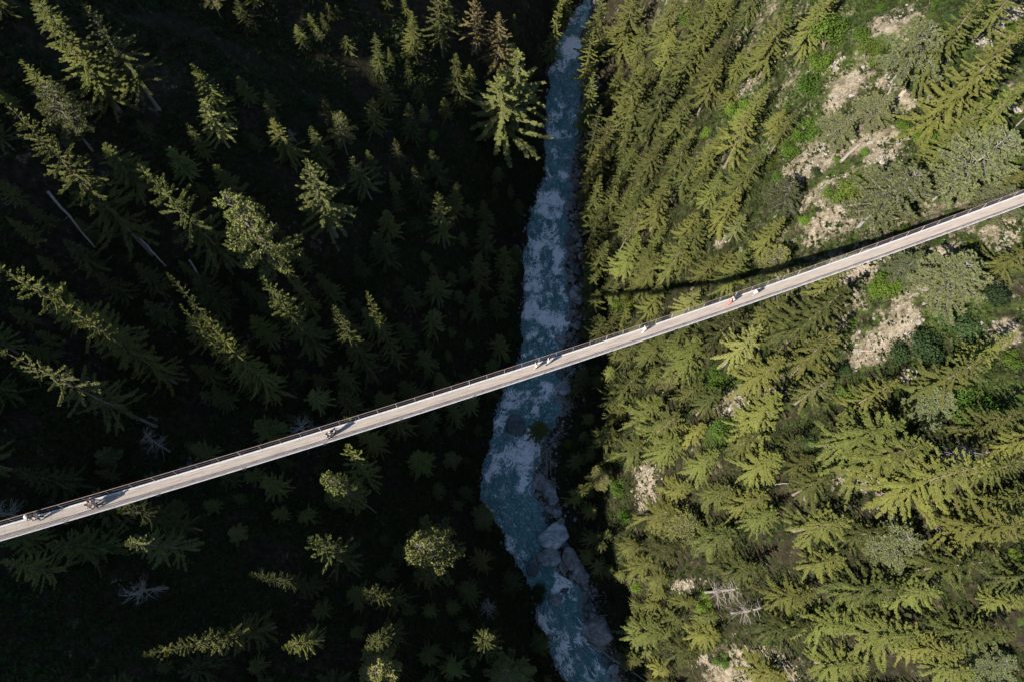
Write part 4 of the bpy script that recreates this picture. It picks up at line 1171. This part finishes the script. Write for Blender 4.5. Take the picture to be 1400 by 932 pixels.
# ------------------------------------------------------------------ people on the deck
SKIN = simple("skin", (.36, .22, .155), .6, .3)
EYE = simple("eye", (.03, .02, .02), .3, .5)
_cm = {}
def cloth(c):
    if c not in _cm: _cm[c] = simple("cloth", c, .85, .2, var=.12, scale=12)
    return _cm[c]
def skinned(name, verts, edges, radii, mat, parent, root=0, lv=1):
    me = bpy.data.meshes.new(name); me.from_pydata([tuple(v) for v in verts], edges, [])
    me.materials.append(mat)
    o = link(name, me, parent)
    md = o.modifiers.new("skin", 'SKIN')
    for i, r in enumerate(radii):
        sv = me.skin_vertices[0].data[i]
        sv.radius = r if isinstance(r, tuple) else (r, r)
        sv.use_root = (i == root)
    md.use_smooth_shade = True
    ss = o.modifiers.new("sub", 'SUBSURF'); ss.levels = lv; ss.render_levels = lv
    return o
def person(px, py, face, label, top, pants, hair, stride=.30, arms=(.25, -.2), hat=None, pack=None, h=1.72):
    """feet at the photo pixel; face: walking direction, +1 towards +X along the deck"""
    # the pixel given is the head's; find the deck point below it
    r = ray(px, py)
    best = None
    for x in np.arange(X0, X1, .05):
        pass
        break
    lo_ = CAM
    t_ = (92+1.6-CAM[2])/r[2]
    for _ in range(6):
        p = CAM+r*t_; t_ = (deck_pt(p[0])[2]+h*.93-CAM[2])/r[2]
    p = CAM+r*t_
    # keep the feet on the planks
    c = deck_pt(p[0]); off = float(np.dot((p-c), BNRM)); off = max(-.42, min(.42, off))
    along = float(np.dot(p-c, BDIR)); base = deck_pt(p[0]+along*SX)+BNRM*off+V(0, 0, .035)
    root = empty("person", base)
    ang = math.atan2(BDIR[1], BDIR[0])+(0 if face > 0 else pi)
    root.rotation_euler = (0, 0, ang)
    s = h/1.72; root.scale = (s, s, s)
    tag(root, label, "person", "people walking on the footbridge")
    st = stride
    Pv = [V(0,0,.95),                                        # 0 pelvis
          V(.01,0,1.12),V(.02,0,1.30),V(.03,0,1.43),V(.045,0,1.50),V(.055,0,1.58),V(.06,0,1.66),   # 1-6 spine .. head
          V(.03,.17,1.42),V(.02+arms[0]*.5,.23,1.18),V(.06+arms[0],.22,.96),V(.08+arms[0],.21,.88),  # 7-10 left arm
          V(.03,-.17,1.42),V(.02+arms[1]*.5,-.23,1.18),V(.06+arms[1],-.22,.96),V(.08+arms[1],-.21,.88), # 11-14
          V(0,.095,.90),V(st*.55,.10,.50),V(st*.9,.10,.09),V(st*.9+.15,.11,.035),   # 15-18 left leg
          V(0,-.095,.90),V(-st*.15,-.10,.50),V(-st*.9,-.10,.10),V(-st*.9+.15,-.11,.035)]   # 19-22
    E = [(0,1),(1,2),(2,3),(3,4),(4,5),(5,6),(3,7),(7,8),(8,9),(9,10),(3,11),(11,12),(12,13),(13,14),(0,15),(15,16),(16,17),(17,18),(0,19),(19,20),(20,21),(21,22)]
    Rr = [(.13,.10),(.115,.09),(.14,.10),(.11,.08),.055,.085,.075,.055,.042,.033,.035,.055,.042,.033,.035,.085,.055,.04,.035,.085,.055,.04,.035]
    Rr = [(a,a) if not isinstance(a, tuple) else a for a in Rr]
    # fingers: five short chains from each palm
    for wi, hd, sd in ((9, 10, 1), (13, 14, -1)):
        for q in range(5):
            b0 = Pv[hd]; a = V(.012*(q-1.5), .0, -.02)
            ln = (.045, .075, .082, .075, .06)[q]
            dirv = nrm(V(.25*(q-2)*.5+(.7 if q == 0 else 0), -.1*sd, -1))
            Pv.append(b0+dirv*ln+a); E.append((hd, len(Pv)-1)); Rr.append((.010, .010))
    skinned("body", Pv, E, Rr, SKIN, root)
    # face: nose, eyes, ears
    fm = MB()
    fm.tube([V(.125,0,1.645),V(.158,0,1.615)],[.010,.016],6); bpart2 = link("nose", fm.mesh("nose", SKIN, True), root)
    em = MB()
    for sd in (-1, 1): em.tube([V(.125,sd*.032,1.65),V(.137,sd*.032,1.65)],.010,8)
    link("eyes", em.mesh("eyes", EYE), root)
    # shirt
    Vs = [Pv[i] for i in (0,1,2,3)]+[Pv[7],Pv[8],Pv[11],Pv[12]]+[Pv[0]+V(0,0,-.05)]
    skinned("shirt", Vs, [(8,0),(0,1),(1,2),(2,3),(3,4),(4,5),(3,6),(6,7)], [(.15,.12),(.14,.11),(.165,.125),(.12,.095),(.075,.075),(.062,.062),(.075,.075),(.062,.062),(.15,.12)], cloth(top), root)
    Vt = [Pv[0]]+[Pv[i] for i in (15,16,17,19,20,21)]
    skinned("trousers", Vt, [(0,1),(1,2),(2,3),(0,4),(4,5),(5,6)], [(.135,.11),(.105,.105),(.075,.075),(.058,.058),(.105,.105),(.075,.075),(.058,.058)], cloth(pants), root)
    # hair or hat: a shell over the skull
    hm = MB(); n1, n2 = 12, 6
    cc = V(.05,0,1.665); rad = V(.115,.098,.105)
    ring0 = len(hm.v)
    for i in range(n2):
        th = (pi*.56)*i/(n2-1)+.02
        for j in range(n1):
            g = 2*pi*j/n1
            back = 1.0 if cos(g) < .3 else .78
            th2 = th*back
            hm.v.append(tuple(cc+V(sin(th2)*cos(g), sin(th2)*sin(g), cos(th2))*rad))
    for i in range(n2-1):
        for j in range(n1):
            a = i*n1+j; b = i*n1+(j+1) % n1
            hm.f.append((a, a+n1, b+n1, b)); hm.m.append(0)
    hm.f.append(tuple(range(n1))); hm.m.append(0)
    link("hair", hm.mesh("hair", cloth(hair), True), root)
    if hat:
        m2 = MB()
        m2.tube([cc+V(0,0,.03),cc+V(0,0,.09),cc+V(0,0,.125)],[.125,.12,.06],12); m2.tube([cc+V(.02,0,.028),cc+V(.02,0,.042)],.19,14)
        link("hat", m2.mesh("hat", cloth(hat), True), root)
    # shoes
    for q in (17, 21):
        sm = MB(); a = Pv[q]; sm.tube([a+V(-.06,0,-.055),a+V(.02,0,-.05),a+V(.12,0,-.062),a+V(.19,0,-.068)],[.04,.05,.045,.02],8)
        link("shoe", sm.mesh("shoe", cloth((.10,.09,.09)), True), root)
    if pack:
        pr = empty("backpack", base+V(cos(ang), sin(ang), 0)*(-.20*s)+V(0, 0, 1.26*s))
        pr.rotation_euler = (0, 0, ang)
        tag(pr, pack[1], "backpack", "backpacks worn on the bridge")
        b1 = MB(); b1.tube([V(0,0,-.24),V(-.02,0,-.2),V(-.04,0,0),V(-.02,0,.17),V(.01,0,.23)],[.09,.13,.145,.12,.05],10)
        link("bag_body", b1.mesh("bag_body", cloth(pack[0]), True), pr)
        b2 = MB()
        for sd in (-1, 1): b2.tube([V(.04,sd*.09,.2),V(.20,sd*.12,.2),V(.33,sd*.12,.08),V(.27,sd*.12,-.1),V(.05,sd*.1,-.2)],.018,6)
        link("shoulder_straps", b2.mesh("straps", cloth(pack[0])), pr)
    return root
WH, CR, BK, NV, GY, BG = (.66,.65,.65), (.55,.49,.40), (.03,.03,.035), (.04,.06,.12), (.25,.25,.28), (.42,.36,.28)
BRN, BLK, BLD = (.10,.05,.025), (.02,.018,.016), (.45,.33,.16)
person(34.5,706,1,"person in a dark jacket and white sun hat nearest the bridge's low end",(.07,.08,.075),BG,BRN,hat=WH)
person(45,705.5,1,"person in a white shirt just ahead of the one in the white sun hat",WH,NV,BLK,.22)
person(121.5,682.5,1,"person in a white top with a black backpack in the long shadow group",WH,NV,BRN,.32,pack=(BK,"black backpack on the person in the long shadow group"))
person(116.6,690,1,"dark haired person in a pale shirt behind the one with a black backpack",(.62,.58,.55),GY,BLK,.25)
person(126,688.5,1,"person in a lilac grey top ahead of the one with a black backpack",(.38,.35,.42),BK,BRN,.28)
person(445.6,593.4,1,"dark haired person in a mauve grey top, last of the trio",(.36,.30,.33),GY,BLK,.2)
person(450,590.5,1,"person in a cream shirt, middle of the trio",CR,BG,BLD,.3)
person(455.8,586.5,1,"dark haired person in a white top with a dark pack, first of the trio",WH,BK,BLK,.33,pack=(NV,"dark navy backpack on the first of the trio"))
person(734,497,-1,"person in a white shirt above the river, lower of the mid-bridge pair",WH,BG,BRN,.3)
person(750.5,491,1,"person in a white top and black trousers above the river, higher of the mid-bridge pair",WH,BK,BLK,.34,arms=(.35,-.3))
person(882.6,447,1,"lone walker all in white with brown hair between the river and the red top",WH,WH,BRN,.26)
person(1000,410,-1,"person in a coral red top beside a companion in white",(.62,.12,.13),(.55,.20,.20),BLD,.22)
person(1003.8,407,1,"companion in a white top right behind the coral red top",WH,BG,BRN,.24)
person(1035.4,397,1,"lone walker in white on the upper part of the bridge",WH,GY,BLK,.3)
